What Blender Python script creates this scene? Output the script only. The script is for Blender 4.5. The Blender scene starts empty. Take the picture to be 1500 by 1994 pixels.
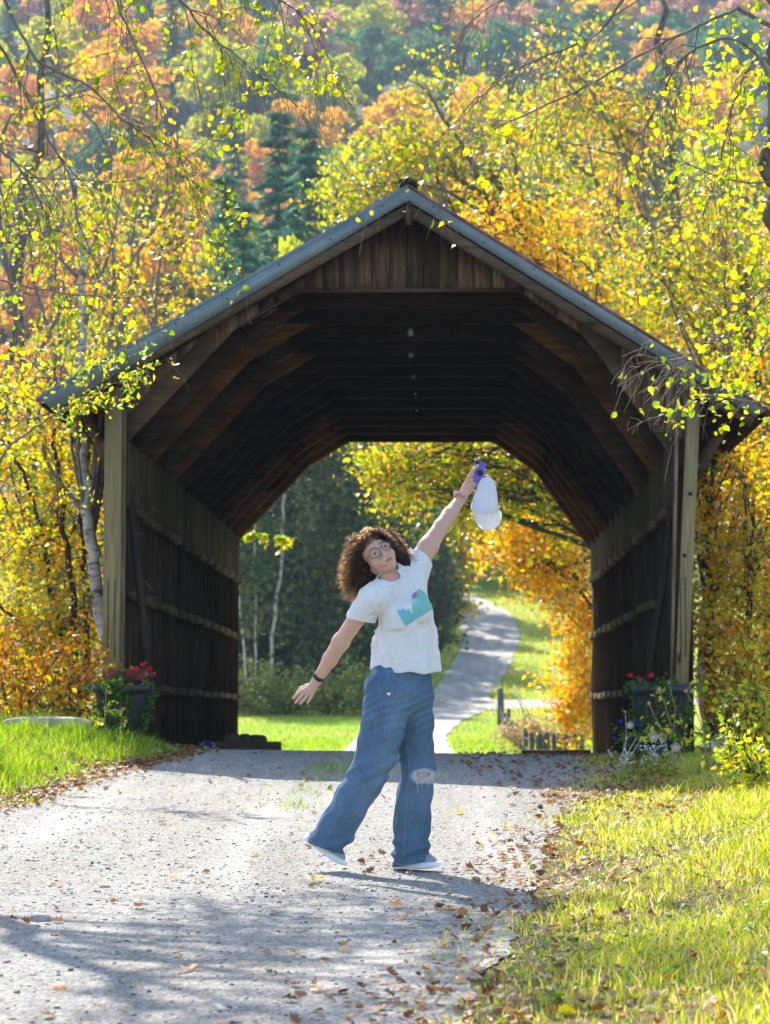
import bpy, bmesh, math, random
import numpy as np
from mathutils import Vector, Matrix
from mathutils.bvhtree import BVHTree
import openvdb

sc = bpy.context.scene
COL = sc.collection
R = math.radians

# ------------------------------------------------------------------ camera
FPX = 4565.0                      # focal length in photo pixels (photo 1500 x 1994)
CAMZ = 0.55
TH = math.atan(393.0 / FPX)       # pitched up
cam_d = bpy.data.cameras.new("camera")
cam = bpy.data.objects.new("camera", cam_d); COL.objects.link(cam)
cam.location = (0, 0, CAMZ)
cam.rotation_euler = (math.pi / 2 + TH, 0, 0)
cam_d.sensor_fit = 'VERTICAL'; cam_d.sensor_height = 36.0; cam_d.sensor_width = 27.0
cam_d.lens = FPX / 1994 * 36.0
cam_d.clip_start = 0.2; cam_d.clip_end = 3000
cam_d.dof.use_dof = True; cam_d.dof.focus_distance = 11.0; cam_d.dof.aperture_fstop = 5.6
sc.camera = cam

# ------------------------------------------------------------------ light
SUN_EL, SUN_AZ = 42.0, -19.0      # sun behind the bridge, a little to the left
w = bpy.data.worlds.new("World"); sc.world = w; w.use_nodes = True
wt = w.node_tree; bg = wt.nodes["Background"]
sky = wt.nodes.new("ShaderNodeTexSky"); sky.sky_type = 'NISHITA'; sky.sun_disc = False
sky.sun_elevation = R(SUN_EL); sky.sun_rotation = R(SUN_AZ)
sky.air_density = 1.0; sky.dust_density = 1.0
wt.links.new(sky.outputs[0], bg.inputs[0]); bg.inputs[1].default_value = 0.15
sd = bpy.data.lights.new("sun", 'SUN'); sun = bpy.data.objects.new("sun", sd); COL.objects.link(sun)
sd.energy = 5.0; sd.angle = R(0.5); sd.color = (1.0, 0.94, 0.83)
SUNV = Vector((math.sin(R(SUN_AZ)) * math.cos(R(SUN_EL)), math.cos(R(SUN_AZ)) * math.cos(R(SUN_EL)), math.sin(R(SUN_EL))))
sun.rotation_euler = SUNV.to_track_quat('Z', 'Y').to_euler()
sc.view_settings.view_transform = 'Standard'; sc.view_settings.look = 'None'
sc.view_settings.exposure = 1.36; sc.view_settings.gamma = 1.0
cy = sc.cycles
cy.max_bounces = 7; cy.diffuse_bounces = 4; cy.glossy_bounces = 2; cy.transmission_bounces = 4
cy.transparent_max_bounces = 4; cy.volume_bounces = 0
cy.sample_clamp_indirect = 6.0
cy.use_denoising = True
cy.use_adaptive_sampling = True; cy.adaptive_threshold = 0.02

# ------------------------------------------------------------------ helpers
def P(px, py, d):
    """world point seen at photo pixel (px,py) at world depth y=d"""
    a = (px - 750) / FPX; b = (997 - py) / FPX
    c, s = math.cos(TH), math.sin(TH)
    dy = c - b * s; dz = s + b * c
    k = d / dy
    return np.array([a * k, d, CAMZ + dz * k])

def proj(v):
    """array of world points -> photo pixels"""
    v = np.asarray(v, float).reshape(-1, 3)
    c, s = math.cos(TH), math.sin(TH)
    f = v[:, 1] * c + (v[:, 2] - CAMZ) * s
    u = -v[:, 1] * s + (v[:, 2] - CAMZ) * c
    return np.stack([750 + FPX * v[:, 0] / f, 997 - FPX * u / f], 1)

def tag(o, label=None, cat=None, group=None, kind=None):
    if label: o["label"] = label
    if cat: o["category"] = cat
    if group: o["group"] = group
    if kind: o["kind"] = kind
    return o

def empty(name, loc=(0, 0, 0), rz=0.0, label=None, cat=None, group=None):
    o = bpy.data.objects.new(name, None); COL.objects.link(o)
    o.location = loc; o.rotation_euler = (0, 0, rz); o.empty_display_size = 0.2
    return tag(o, label, cat, group)

def copy_tree(o, parent=None):
    c = o.copy(); COL.objects.link(c); c.parent = parent
    for ch in list(o.children): copy_tree(ch, c)
    return c

def unit(v):
    v = np.asarray(v, float); n = np.linalg.norm(v)
    return v / (n if n > 1e-12 else 1.0)

def frame(d, up=(0, 0, 1)):
    d = unit(d); up = np.asarray(up, float)
    if abs(d @ up) > 0.97: up = np.array([1.0, 0, 0])
    a = unit(np.cross(up, d)); b = np.cross(d, a)
    return a, b

class MB:
    """collects faces and links them as ONE mesh object"""
    def __init__(s): s.v = []; s.f = []; s.n = 0
    def add(s, v, f, mi=0):
        v = np.asarray(v, np.float32).reshape(-1, 3); f = np.asarray(f, np.int64)
        s.v.append(v); s.f.append((f + s.n, mi)); s.n += len(v); return s
    def box(s, lo, hi, mi=0):
        lo = np.array(lo, float); hi = np.array(hi, float)
        c = (lo + hi) / 2; h = (hi - lo) / 2
        q = np.array([[-1,-1,-1],[1,-1,-1],[1,1,-1],[-1,1,-1],[-1,-1,1],[1,-1,1],[1,1,1],[-1,1,1]])
        return s.add(c + q * h, [[0,3,2,1],[4,5,6,7],[0,1,5,4],[1,2,6,5],[2,3,7,6],[3,0,4,7]], mi)
    def beam(s, p0, p1, w, h, up=(0, 0, 1), mi=0, bev=0.0):
        p0 = np.array(p0, float); p1 = np.array(p1, float)
        a, b = frame(p1 - p0, up); a = a * w / 2; b = b * h / 2
        if bev <= 0:
            q = [(-1,-1),(1,-1),(1,1),(-1,1)]
        else:
            e = bev / (w / 2); g = bev / (h / 2)
            q = [(-1+e,-1),(1-e,-1),(1,-1+g),(1,1-g),(1-e,1),(-1+e,1),(-1,1-g),(-1,-1+g)]
        n = len(q)
        v = [p0 + a*x + b*y for x, y in q] + [p1 + a*x + b*y for x, y in q]
        s.add(v, [[i, (i+1) % n, n + (i+1) % n, n + i] for i in range(n)], mi)
        base = s.n - 2*n
        s.f.append((np.array([[base + i for i in range(n)][::-1]]), mi))
        s.f.append((np.array([[base + n + i for i in range(n)]]), mi))
        return s
    def tube(s, pts, rad, n=6, cap=True, mi=0):
        pts = np.asarray(pts, float); m = len(pts); rad = np.broadcast_to(np.asarray(rad, float), (m,))
        t = np.gradient(pts, axis=0); t /= np.maximum(np.linalg.norm(t, axis=1, keepdims=True), 1e-9)
        a, b = frame(t[0]); A = np.empty((m, 3)); B = np.empty((m, 3))
        for i in range(m):
            a = a - t[i] * (a @ t[i]); a = a / max(np.linalg.norm(a), 1e-9); A[i] = a; B[i] = np.cross(t[i], a)
        an = np.arange(n) * 2 * math.pi / n
        v = pts[:, None] + rad[:, None, None] * (A[:, None] * np.cos(an)[None, :, None] + B[:, None] * np.sin(an)[None, :, None])
        i = np.arange(m - 1)[:, None] * n; j = np.arange(n)[None]; k = (j + 1) % n
        f = np.stack([i + j, i + k, i + n + k, i + n + j], -1).reshape(-1, 4)
        s.add(v.reshape(-1, 3), f, mi)
        if cap and n > 2:
            b0 = s.n - m * n
            s.f.append((np.array([[b0 + q for q in range(n)][::-1]]), mi)); s.f.append((np.array([[b0 + (m-1)*n + q for q in range(n)]]), mi))
        return s
    def lathe(s, prof, c=(0, 0, 0), n=24, axis=None, mi=0):
        """profile [(r,z)...] around z (or axis)"""
        prof = np.array(prof, float); an = np.arange(n) * 2 * math.pi / n; m = len(prof)
        v = np.stack([prof[:, 0:1] * np.cos(an), prof[:, 0:1] * np.sin(an), np.repeat(prof[:, 1:2], n, 1)], -1).reshape(-1, 3)
        if axis is not None:
            a, b = frame(axis); M = np.stack([a, b, unit(axis)], 0); v = v @ M
        i = np.arange(m - 1)[:, None] * n; j = np.arange(n)[None]; k = (j + 1) % n
        return s.add(v + np.array(c), np.stack([i + j, i + k, i + n + k, i + n + j], -1).reshape(-1, 4), mi)
    def rock(s, c, size, seed=0, sub=2, rough=0.25, mi=0, pw=0.8):
        bm = bmesh.new(); bmesh.ops.create_icosphere(bm, subdivisions=sub, radius=1.0)
        v = np.array([x.co[:] for x in bm.verts]); f = np.array([[q.index for q in x.verts] for x in bm.faces]); bm.free()
        rs = np.random.RandomState(seed)
        k = sum(np.sin(v @ (rs.normal(size=3) * (2 + 1.5*i)) + rs.rand() * 6) / (1 + i) for i in range(4))
        v = v * (1 + rough * k[:, None] * 0.5)
        v = np.sign(v) * np.abs(v) ** pw
        return s.add(v * np.array(size) + np.array(c), f, mi)
    def build(s, name, mats, parent=None, smooth=False, col=None):
        me = bpy.data.meshes.new(name)
        V = np.concatenate(s.v).astype(np.float32) if s.v else np.zeros((0, 3), np.float32)
        loops = []; starts = []; mids = []; o = 0
        for f, mi in s.f:
            k = f.shape[1]; loops.append(f.reshape(-1)); starts.append(o + np.arange(len(f)) * k); mids.append(np.full(len(f), mi)); o += f.size
        L = np.concatenate(loops).astype(np.int32); S = np.concatenate(starts).astype(np.int32); Mi = np.concatenate(mids).astype(np.int32)
        me.vertices.add(len(V)); me.vertices.foreach_set("co", V.reshape(-1))
        me.loops.add(len(L)); me.loops.foreach_set("vertex_index", L)
        me.polygons.add(len(S)); me.polygons.foreach_set("loop_start", S)
        me.polygons.foreach_set("material_index", Mi)
        if smooth: me.polygons.foreach_set("use_smooth", np.ones(len(S), bool))
        me.update(calc_edges=True)
        for m in (mats if isinstance(mats, (list, tuple)) else [mats]): me.materials.append(m)
        if col is not None:
            at = me.color_attributes.new("Col", 'FLOAT_COLOR', 'POINT')
            c4 = np.ones((len(V), 4), np.float32); c4[:, :3] = col; at.data.foreach_set("color", c4.reshape(-1))
        ob = bpy.data.objects.new(name, me); COL.objects.link(ob)
        if parent: ob.parent = parent
        return ob

# ------------------------------------------------------------------ materials
class NT:
    def __init__(s, name):
        s.m = bpy.data.materials.new(name); s.m.use_nodes = True; s.t = s.m.node_tree; s.t.nodes.clear()
        s.out = s.n("ShaderNodeOutputMaterial")
    def n(s, typ, **kw):
        x = s.t.nodes.new(typ)
        for k, v in kw.items(): setattr(x, k, v)
        return x
    def l(s, a, b): s.t.links.new(a, b)
    def coords(s, scale=(1, 1, 1), kind="Object", rot=(0, 0, 0)):
        c = s.n("ShaderNodeTexCoord"); m = s.n("ShaderNodeMapping"); m.inputs["Scale"].default_value = scale; m.inputs["Rotation"].default_value = rot
        s.l(c.outputs[kind], m.inputs["Vector"]); return m.outputs[0]
    def noise(s, vec, scale, detail=4, rough=0.55, dist=0.0):
        x = s.n("ShaderNodeTexNoise"); x.inputs["Scale"].default_value = scale; x.inputs["Detail"].default_value = detail
        x.inputs["Roughness"].default_value = rough; x.inputs["Distortion"].default_value = dist; s.l(vec, x.inputs["Vector"]); return x.outputs["Fac"]
    def ramp(s, fac, stops, interp='LINEAR'):
        r = s.n("ShaderNodeValToRGB"); cr = r.color_ramp; cr.interpolation = interp
        while len(cr.elements) < len(stops): cr.elements.new(0.5)
        for e, (p, c) in zip(cr.elements, stops): e.position = p; e.color = (*c, 1) if len(c) == 3 else c
        s.l(fac, r.inputs[0]); return r.outputs[0]
    def mix(s, a, b, fac, mode='MIX'):
        x = s.n("ShaderNodeMix", data_type='RGBA', blend_type=mode)
        for i, v in ((6, a), (7, b)):
            if isinstance(v, tuple): x.inputs[i].default_value = (*v, 1)
            else: s.l(v, x.inputs[i])
        if isinstance(fac, (int, float)): x.inputs[0].default_value = fac
        else: s.l(fac, x.inputs[0])
        return x.outputs[2]
    def math(s, op, a, b=0.0):
        x = s.n("ShaderNodeMath", operation=op)
        for i, v in enumerate((a, b)):
            if isinstance(v, (int, float)): x.inputs[i].default_value = v
            else: s.l(v, x.inputs[i])
        return x.outputs[0]
    def rng(s, v, a, b, c=0.0, d=1.0):
        x = s.n("ShaderNodeMapRange"); s.l(v, x.inputs[0])
        for i, q in enumerate((a, b, c, d)): x.inputs[i+1].default_value = q
        return x.outputs[0]
    def bump(s, h, strength, dist=0.01):
        b = s.n("ShaderNodeBump"); b.inputs["Strength"].default_value = strength; b.inputs["Distance"].default_value = dist; s.l(h, b.inputs["Height"]); return b.outputs[0]
    def pbr(s, col, rough=0.8, normal=None, metal=0.0, spec=0.3, **kw):
        p = s.n("ShaderNodeBsdfPrincipled")
        if isinstance(col, tuple): p.inputs["Base Color"].default_value = (*col, 1)
        else: s.l(col, p.inputs["Base Color"])
        if isinstance(rough, (int, float)): p.inputs["Roughness"].default_value = rough
        else: s.l(rough, p.inputs["Roughness"])
        p.inputs["Metallic"].default_value = metal; p.inputs["Specular IOR Level"].default_value = spec
        for k, v in kw.items(): p.inputs[k].default_value = v
        if normal is not None: s.l(normal, p.inputs["Normal"])
        return p.outputs[0]
    def fin(s, sh): s.l(sh, s.out.inputs["Surface"]); return s.m

def island(t):
    g = t.n("ShaderNodeNewGeometry"); return g.outputs["Random Per Island"]

def mat_noise(name, cols, scale=8, rough=0.85, bump=0.3, stretch=(1, 1, 1), isl=0.0, spec=0.25, metal=0.0, bdist=0.01, detail=5):
    t = NT(name); v = t.coords(stretch); f = t.noise(v, scale, detail)
    k = len(cols); c = t.ramp(f, [(0.3 + 0.4 * i / max(1, k - 1), cols[i]) for i in range(k)])
    if isl:
        g = t.rng(island(t), 0, 1, 1 - isl, 1 + isl)
        x = t.n("ShaderNodeVectorMath", operation='SCALE'); t.l(c, x.inputs[0]); t.l(g, x.inputs[3]); c = x.outputs[0]
    return t.fin(t.pbr(c, rough, t.bump(f, bump, bdist) if bump else None, metal, spec))

def mat_wood(name, cols, axis=2, isl=0.3, rough=0.85, knots=True, bump=0.5):
    """weathered timber, grain along the given axis"""
    t = NT(name); st = [14.0, 14.0, 14.0]; st[axis] = 0.7
    tc = t.n("ShaderNodeTexCoord"); ri = island(t)
    off = t.n("ShaderNodeVectorMath", operation='ADD'); t.l(tc.outputs["Object"], off.inputs[0])
    cmb = t.n("ShaderNodeCombineXYZ"); t.l(t.math('MULTIPLY', ri, 37.0), cmb.inputs[0]); t.l(t.math('MULTIPLY', ri, 91.0), cmb.inputs[2]); t.l(cmb.outputs[0], off.inputs[1])
    m = t.n("ShaderNodeMapping"); m.inputs["Scale"].default_value = st; t.l(off.outputs[0], m.inputs[0])
    g = t.noise(m.outputs[0], 2.2, 6, 0.65, 1.2)
    m2 = t.n("ShaderNodeMapping"); s2 = [3.0] * 3; s2[axis] = 0.6; m2.inputs["Scale"].default_value = s2; t.l(off.outputs[0], m2.inputs[0])
    big = t.noise(m2.outputs[0], 1.2, 3)
    c = t.ramp(g, [(0.25, cols[0]), (0.5, cols[1]), (0.75, cols[2])])
    c = t.mix(c, cols[3] if len(cols) > 3 else cols[0], t.rng(big, 0.42, 0.7), 'MIX')
    if knots:
        vo = t.n("ShaderNodeTexVoronoi"); s3 = [4.0] * 3; s3[axis] = 1.6
        m3 = t.n("ShaderNodeMapping"); m3.inputs["Scale"].default_value = s3; t.l(off.outputs[0], m3.inputs[0]); t.l(m3.outputs[0], vo.inputs["Vector"]); vo.inputs["Scale"].default_value = 1.0
        k = t.rng(vo.outputs["Distance"], 0.05, 0.13, 1.0, 0.0)
        c = t.mix(c, tuple(x * 0.25 for x in cols[0]), k)
    sc_ = t.n("ShaderNodeVectorMath", operation='SCALE'); t.l(c, sc_.inputs[0]); t.l(t.rng(ri, 0, 1, 1 - isl, 1 + isl), sc_.inputs[3])
    return t.fin(t.pbr(sc_.outputs[0], rough, t.bump(g, bump, 0.006), spec=0.2))

def mat_leaf(name, cols, trans=0.55, rough=0.4, spec=0.5):
    """thin leaf: reflects and lets light through, colour varies leaf by leaf"""
    t = NT(name); k = len(cols)
    c = t.ramp(island(t), [(i / k, cols[i]) for i in range(k)], 'CONSTANT' if k > 4 else 'LINEAR')
    p = t.pbr(c, rough, spec=spec)
    tr = t.n("ShaderNodeBsdfTranslucent")
    hs = t.n("ShaderNodeHueSaturation"); hs.inputs["Saturation"].default_value = 1.12; hs.inputs["Value"].default_value = 1.15; t.l(c, hs.inputs["Color"]); t.l(hs.outputs[0], tr.inputs[0])
    mx = t.n("ShaderNodeMixShader"); mx.inputs[0].default_value = trans; t.l(p, mx.inputs[1]); t.l(tr.outputs[0], mx.inputs[2])
    return t.fin(mx.outputs[0])

def leaf_mesh(mb, C, size, rs, aspect=0.62, fold=0.25, updir=0.4, dirs=None, mi=0, hexa=False, jitter=0.5):
    """adds one small folded leaf at every centre"""
    C = np.asarray(C, float); n = len(C)
    if n == 0: return mb
    size = np.broadcast_to(np.asarray(size, float), (n,)) * rs.uniform(1 - jitter, 1 + jitter, n)
    d = rs.normal(size=(n, 3)) + np.array([0, 0, -0.35]) if dirs is None else dirs + rs.normal(size=(n, 3)) * 0.35
    d /= np.linalg.norm(d, axis=1, keepdims=True)
    nn = rs.normal(size=(n, 3)); nn[:, 2] += updir * np.sign(nn[:, 2] + 1e-9)
    nn -= d * (nn * d).sum(1, keepdims=True); nn /= np.maximum(np.linalg.norm(nn, axis=1, keepdims=True), 1e-9)
    s = np.cross(d, nn); L = size[:, None]; W = L * aspect * 0.5
    b = C - d * L * 0.5; tip = C + d * L * 0.5
    if not hexa:
        mid = C - d * L * 0.08
        l = mid + s * W + nn * W * fold * 1.5; r = mid - s * W + nn * W * fold * 1.5
        V = np.stack([b, r, tip, l], 1).reshape(-1, 3); o = np.arange(n)[:, None] * 4
        F = np.concatenate([o + [0, 1, 2], o + [0, 2, 3]], 0)
    else:
        q1 = C - d * L * 0.2; q2 = C + d * L * 0.18; up = nn * W * fold * 1.5; cur = -nn * L * 0.12
        V = np.stack([b, q1 - s*W + up, q2 - s*W*0.85 + up, tip + cur, q2 + s*W*0.85 + up, q1 + s*W + up, C], 1).reshape(-1, 3); o = np.arange(n)[:, None] * 7
        F = np.concatenate([o + [0,1,6], o + [1,2,6], o + [2,3,6], o + [3,4,6], o + [4,5,6], o + [5,0,6]], 0)
    return mb.add(V, F, mi)

def smooth01(x): x = np.clip(x, 0, 1); return x * x * (3 - 2 * x)

def wobble(x, y, seed, f=1.0):
    rs = np.random.RandomState(seed); z = 0
    for i in range(6):
        a, b, c = rs.normal() * f * (1 + i), rs.normal() * f * (1 + i), rs.rand() * 6.28
        z = z + np.sin(a * x + b * y + c) / (1 + i)
    return z / 2.2
HAZE = 0.00034
# ------------------------------------------------------------------ ground
YK = [-60, 0, 5, 11, 15, 16.8, 19.6, 20.4, 21.4, 22.0, 32.8, 33.6, 36, 40, 46, 58, 72, 84, 100, 112, 124, 140, 160, 200, 250, 320, 420, 560, 700, 900]
ZK = [-.5, -.4, -.31, -.19, .02, .10, .215, .212, .18, -.13, -.13, -.4, -.8, -.5, -.16, -.09, .23, .64, 1.65, 2.76, 4.35, 6.4, 9, 19, 36, 66, 112, 182, 250, 300]
def xl(y): return np.interp(y, [0, 10, 12, 14.1, 16.5, 19, 21], [-4.2, -3.2, -2.9, -2.3, -1.95, -1.55, -1.7])
def xr(y): return np.interp(y, [0, 6, 7.2, 9, 10.9, 13, 14.8, 17, 19.5, 21], [-.2, .04, .19, .42, .62, .85, 1.12, 1.45, 1.78, 2.0])
def H(x, y):
    x = np.asarray(x, float); y = np.asarray(y, float)
    z = np.interp(y, YK, ZK)
    near = 1 - smooth01((y - 20.5) / 0.8)
    z = z + near * 0.17 * smooth01((xl(y) - 0.1 - x) / 1.3) + near * 0.05 * smooth01((x - xr(y) - 0.1) / 1.6)
    z = z + near * 0.012 * wobble(x, y, 3, 1.6)
    z = z - .020 * x.clip(-2.5, 2.5) * smooth01((y - 15) / 4) * near
    bside = smooth01((y - 20.5) / 1.0) * (1 - smooth01((y - 33) / 2))
    z = z + bside * 0.25 * smooth01((np.abs(x - 0.14 - (y - 21) * 0.024) - 2.75) / 0.6)
    far = smooth01((y - 60) / 60)
    z = z + far * 0.5 * wobble(x, y, 5, 0.035) + smooth01((y - 180) / 150) * 7 * wobble(x, y, 9, 0.012)
    z = z + smooth01((y - 75) / 40) * 2.2 * smooth01((-x - 8 - (y - 75) * 0.02) / 14) * 0.6
    return z

def sheet(name, ys, us, xfun, mat, dz=0.0):
    Y, U = np.meshgrid(ys, us, indexing='ij'); X = xfun(Y, U); Z = H(X, Y) + dz
    V = np.stack([X, Y, Z], -1).reshape(-1, 3); m = len(us)
    i = np.arange(len(ys) - 1)[:, None] * m; j = np.arange(m - 1)[None]
    F = np.stack([i + j, i + j + 1, i + j + m + 1, i + j + m], -1).reshape(-1, 4)
    return MB().add(V, F).build(name, mat, smooth=True)

def ground_mat():
    t = NT("ground"); g = t.n("ShaderNodeNewGeometry"); sp = t.n("ShaderNodeSeparateXYZ"); t.l(g.outputs["Position"], sp.inputs[0])
    pos = g.outputs["Position"]
    n1 = t.noise(pos, 5.0, 6, 0.65); n2 = t.noise(pos, 40.0, 4, 0.6); n3 = t.noise(pos, 0.25, 4)
    soil = t.ramp(n1, [(0.3, (0.05, 0.035, 0.018)), (0.55, (0.13, 0.10, 0.03)), (0.75, (0.16, 0.17, 0.03))])
    lawn = t.ramp(n2, [(0.3, (0.10, 0.18, 0.015)), (0.5, (0.20, 0.30, 0.02)), (0.7, (0.32, 0.38, 0.04))])
    dry = t.ramp(n1, [(0.35, (0.30, 0.28, 0.05)), (0.65, (0.34, 0.20, 0.06))])
    lawn = t.mix(lawn, dry, t.rng(n3, 0.5, 0.66))
    wood = t.ramp(t.noise(pos, 0.5, 5), [(0.35, (0.012, 0.025, 0.014)), (0.5, (0.035, 0.05, 0.02)), (0.7, (0.09, 0.07, 0.03))])
    c = t.mix(soil, lawn, t.rng(sp.outputs[1], 34.0, 38.0)); c = t.mix(c, wood, t.rng(sp.outputs[1], 150.0, 190.0))
    return t.fin(t.pbr(c, 0.9, t.bump(n1, 0.6, 0.05), spec=0.15))

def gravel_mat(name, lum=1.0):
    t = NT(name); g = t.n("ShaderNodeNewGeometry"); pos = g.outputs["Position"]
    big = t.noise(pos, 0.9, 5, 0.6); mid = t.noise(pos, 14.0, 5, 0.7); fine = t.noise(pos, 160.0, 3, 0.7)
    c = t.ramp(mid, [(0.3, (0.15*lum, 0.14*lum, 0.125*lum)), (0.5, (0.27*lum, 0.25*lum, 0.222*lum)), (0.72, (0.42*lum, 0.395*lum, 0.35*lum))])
    c = t.mix(c, (0.30*lum, 0.24*lum, 0.17*lum), t.rng(big, 0.5, 0.72, 0.0, 0.55))
    mp = t.n("ShaderNodeMapping"); mp.inputs["Scale"].default_value = (1.5, 0.16, 1.0); t.l(pos, mp.inputs[0]); rut = t.noise(mp.outputs[0], 1.6, 4, .55, .4)
    c = t.mix(c, (0.50*lum, 0.465*lum, 0.41*lum), t.rng(rut, 0.5, 0.64, 0.0, 0.75)); c = t.mix(c, (0.17*lum, 0.15*lum, 0.125*lum), t.rng(rut, 0.46, 0.34, 0.0, 0.6))
    vo = t.n("ShaderNodeTexVoronoi"); vo.inputs["Scale"].default_value = 75.0; t.l(pos, vo.inputs["Vector"])
    st = t.rng(vo.outputs["Color"], 0.0, 1.0); c2 = t.ramp(st, [(0.0, (0.09, 0.10, 0.115)), (0.3, (0.20, 0.195, 0.19)), (0.65, (0.38, 0.36, 0.325)), (1.0, (0.60, 0.57, 0.52))])
    c = t.mix(c, c2, t.rng(fine, 0.42, 0.58, 0.15, 0.85))
    vo2 = t.n("ShaderNodeTexVoronoi"); vo2.inputs["Scale"].default_value = 34.0; t.l(pos, vo2.inputs["Vector"])
    hh = t.math('ADD', t.math('MULTIPLY', vo.outputs["Distance"], -1.0), t.math('MULTIPLY', vo2.outputs["Distance"], -0.9))
    hh = t.math('ADD', hh, t.math('MULTIPLY', fine, 0.6))
    return t.fin(t.pbr(c, 0.85, t.bump(hh, 0.9, 0.012), spec=0.25))

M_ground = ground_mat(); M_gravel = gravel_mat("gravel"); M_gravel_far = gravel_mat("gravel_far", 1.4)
ys = np.concatenate([np.arange(-60, 2, 4), np.arange(2, 21, 0.16), np.arange(21, 40, 0.4), np.arange(40, 180, 2.0), np.arange(180, 720, 12)])
us = np.linspace(-1, 1, 181)
us = np.sign(us) * np.abs(us) ** 1.7
g = sheet("ground", ys, us, lambda Y, U: U * (45 + np.maximum(Y, 0) * 0.55), M_ground); tag(g, kind='structure', label="ground of soil, lawn and wooded slope under everything")

def edge_noise(y, s): return 0.10 * wobble(y, y * 0, s, 2.2) + 0.05 * wobble(y, y * 0, s + 1, 9)
g = sheet("gravel_road", np.arange(-6, 21.06, 0.06), np.linspace(0, 1, 60),
          lambda Y, U: (xl(Y) + edge_noise(Y, 11)) * (1 - U) + (xr(Y) + 0.12 + edge_noise(Y, 21)) * U, M_gravel, 0.008)
tag(g, kind='structure', label="light grey gravel road the woman walks on")

def ray_ground(px, py, d0=38.0, d1=260.0, st=.25):
    for d_ in np.arange(d0, d1, st):
        q = P(px, py, d_)
        if q[2] <= H(q[0], d_): return q
    return P(px, py, d1)
RD = []
for py_, l_, r_ in [(1461, 672, 878), (1433, 698, 868), (1404, 728, 900), (1378, 785, 962), (1350, 836, 950), (1313, 868, 985), (1272, 894, 1004), (1235, 903, 1014), (1200, 888, 1000), (1176, 866, 965), (1158, 846, 915), (1148, 830, 880)]:
    a_, b_ = ray_ground(l_, py_), ray_ground(r_, py_); RD.append(((a_[1] + b_[1]) / 2, (a_[0] + b_[0]) / 2, b_[0] - a_[0]))
RD = sorted(RD); print([tuple(round(float(v), 1) for v in r) for r in RD])
def road_c(y): return np.interp(y, [r[0] for r in RD], [r[1] for r in RD])
def road_w(y): return np.interp(y, [r[0] for r in RD], [r[2] for r in RD])
ysr = np.arange(34, RD[-1][0] + 3, 0.5)
def sm(f, y): return (f(y - 3) + f(y - 1.5) + f(y) * 1.0 + f(y + 1.5) + f(y + 3)) / 5
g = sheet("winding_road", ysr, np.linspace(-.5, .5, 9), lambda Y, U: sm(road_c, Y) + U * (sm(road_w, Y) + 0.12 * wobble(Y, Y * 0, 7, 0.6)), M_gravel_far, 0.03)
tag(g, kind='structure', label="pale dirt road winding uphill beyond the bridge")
g = sheet("side_track", np.linspace(0, 1, 40), np.linspace(-.5, .5, 7), lambda Y, U: Y * 0, M_gravel_far)
bpy.data.objects.remove(g)
mb = MB(); xs = np.linspace(2.2, 14, 40); V = []
for x in xs:
    yc = 86 + (x - 2.2) * 0.25
    for u in np.linspace(-1, 1, 7): V.append((x, yc + u * 3.2, float(H(x, yc + u * 3.2)) + 0.045))
i = np.arange(39)[:, None] * 7; j = np.arange(6)[None]
mb.add(V, np.stack([i + j, i + j + 7, i + j + 8, i + j + 1], -1).reshape(-1, 4))
tag(mb.build("side_track", M_gravel_far, smooth=True), kind='structure', label="dirt track branching right off the winding road")

# pebbles
rs = np.random.RandomState(4)
bm = bmesh.new(); bmesh.ops.create_icosphere(bm, subdivisions=1, radius=1.0)
icoV = np.array([v.co[:] for v in bm.verts]); icoF = np.array([[q.index for q in f.verts] for f in bm.faces]); bm.free()
def scatter_blobs(mb, C, size, rs, flat=0.6):
    n = len(C); k = len(icoV)
    S = size[:, None] * rs.uniform(0.65, 1.3, (n, 3)); S[:, 2] *= flat
    V = icoV[None] * (1 + rs.uniform(-.22, .22, (n, k, 1)))
    a = rs.uniform(0, 6.28, n); c, s_ = np.cos(a), np.sin(a)
    V = V * S[:, None]; V = np.stack([V[..., 0] * c[:, None] - V[..., 1] * s_[:, None], V[..., 0] * s_[:, None] + V[..., 1] * c[:, None], V[..., 2]], -1) + C[:, None]
    F = (icoF[None] + (np.arange(n) * k)[:, None, None]).reshape(-1, 3)
    return mb.add(V.reshape(-1, 3), F)
n = 90000
y = 5.2 + 15.4 * rs.rand(n) ** 1.35; x = rs.uniform(-1, 1, n) * (y * 0.175 + 0.3)
k = (x > xl(y) - .1) & (x < xr(y) + .25); x, y = x[k], y[k]
sz = 0.0022 * np.exp(rs.exponential(0.42, len(x))); sz = np.minimum(sz, 0.010)
pat = wobble(x, y, 77, 1.3); k = rs.rand(len(x)) < 0.45 + 0.4 * pat; x, y, sz = x[k], y[k], sz[k]
C = np.stack([x, y, H(x, y) + 0.008 + sz * 0.15], 1)
t = NT("pebble"); c = t.ramp(island(t), [(0, (0.06, 0.07, 0.085)), (0.3, (0.19, 0.19, 0.195)), (0.65, (0.34, 0.33, 0.31)), (1, (0.56, 0.55, 0.52))])
M_peb = t.fin(t.pbr(c, 0.75, spec=0.3))
tag(scatter_blobs(MB(), C, sz, rs).build("road_pebbles", M_peb, smooth=True), "loose grey pebbles scattered over the gravel road", "gravel", kind='stuff')

M_black = mat_noise("black_iron", [(0.012, 0.012, 0.014), (0.03, 0.03, 0.032)], 20, 0.5)
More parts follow.
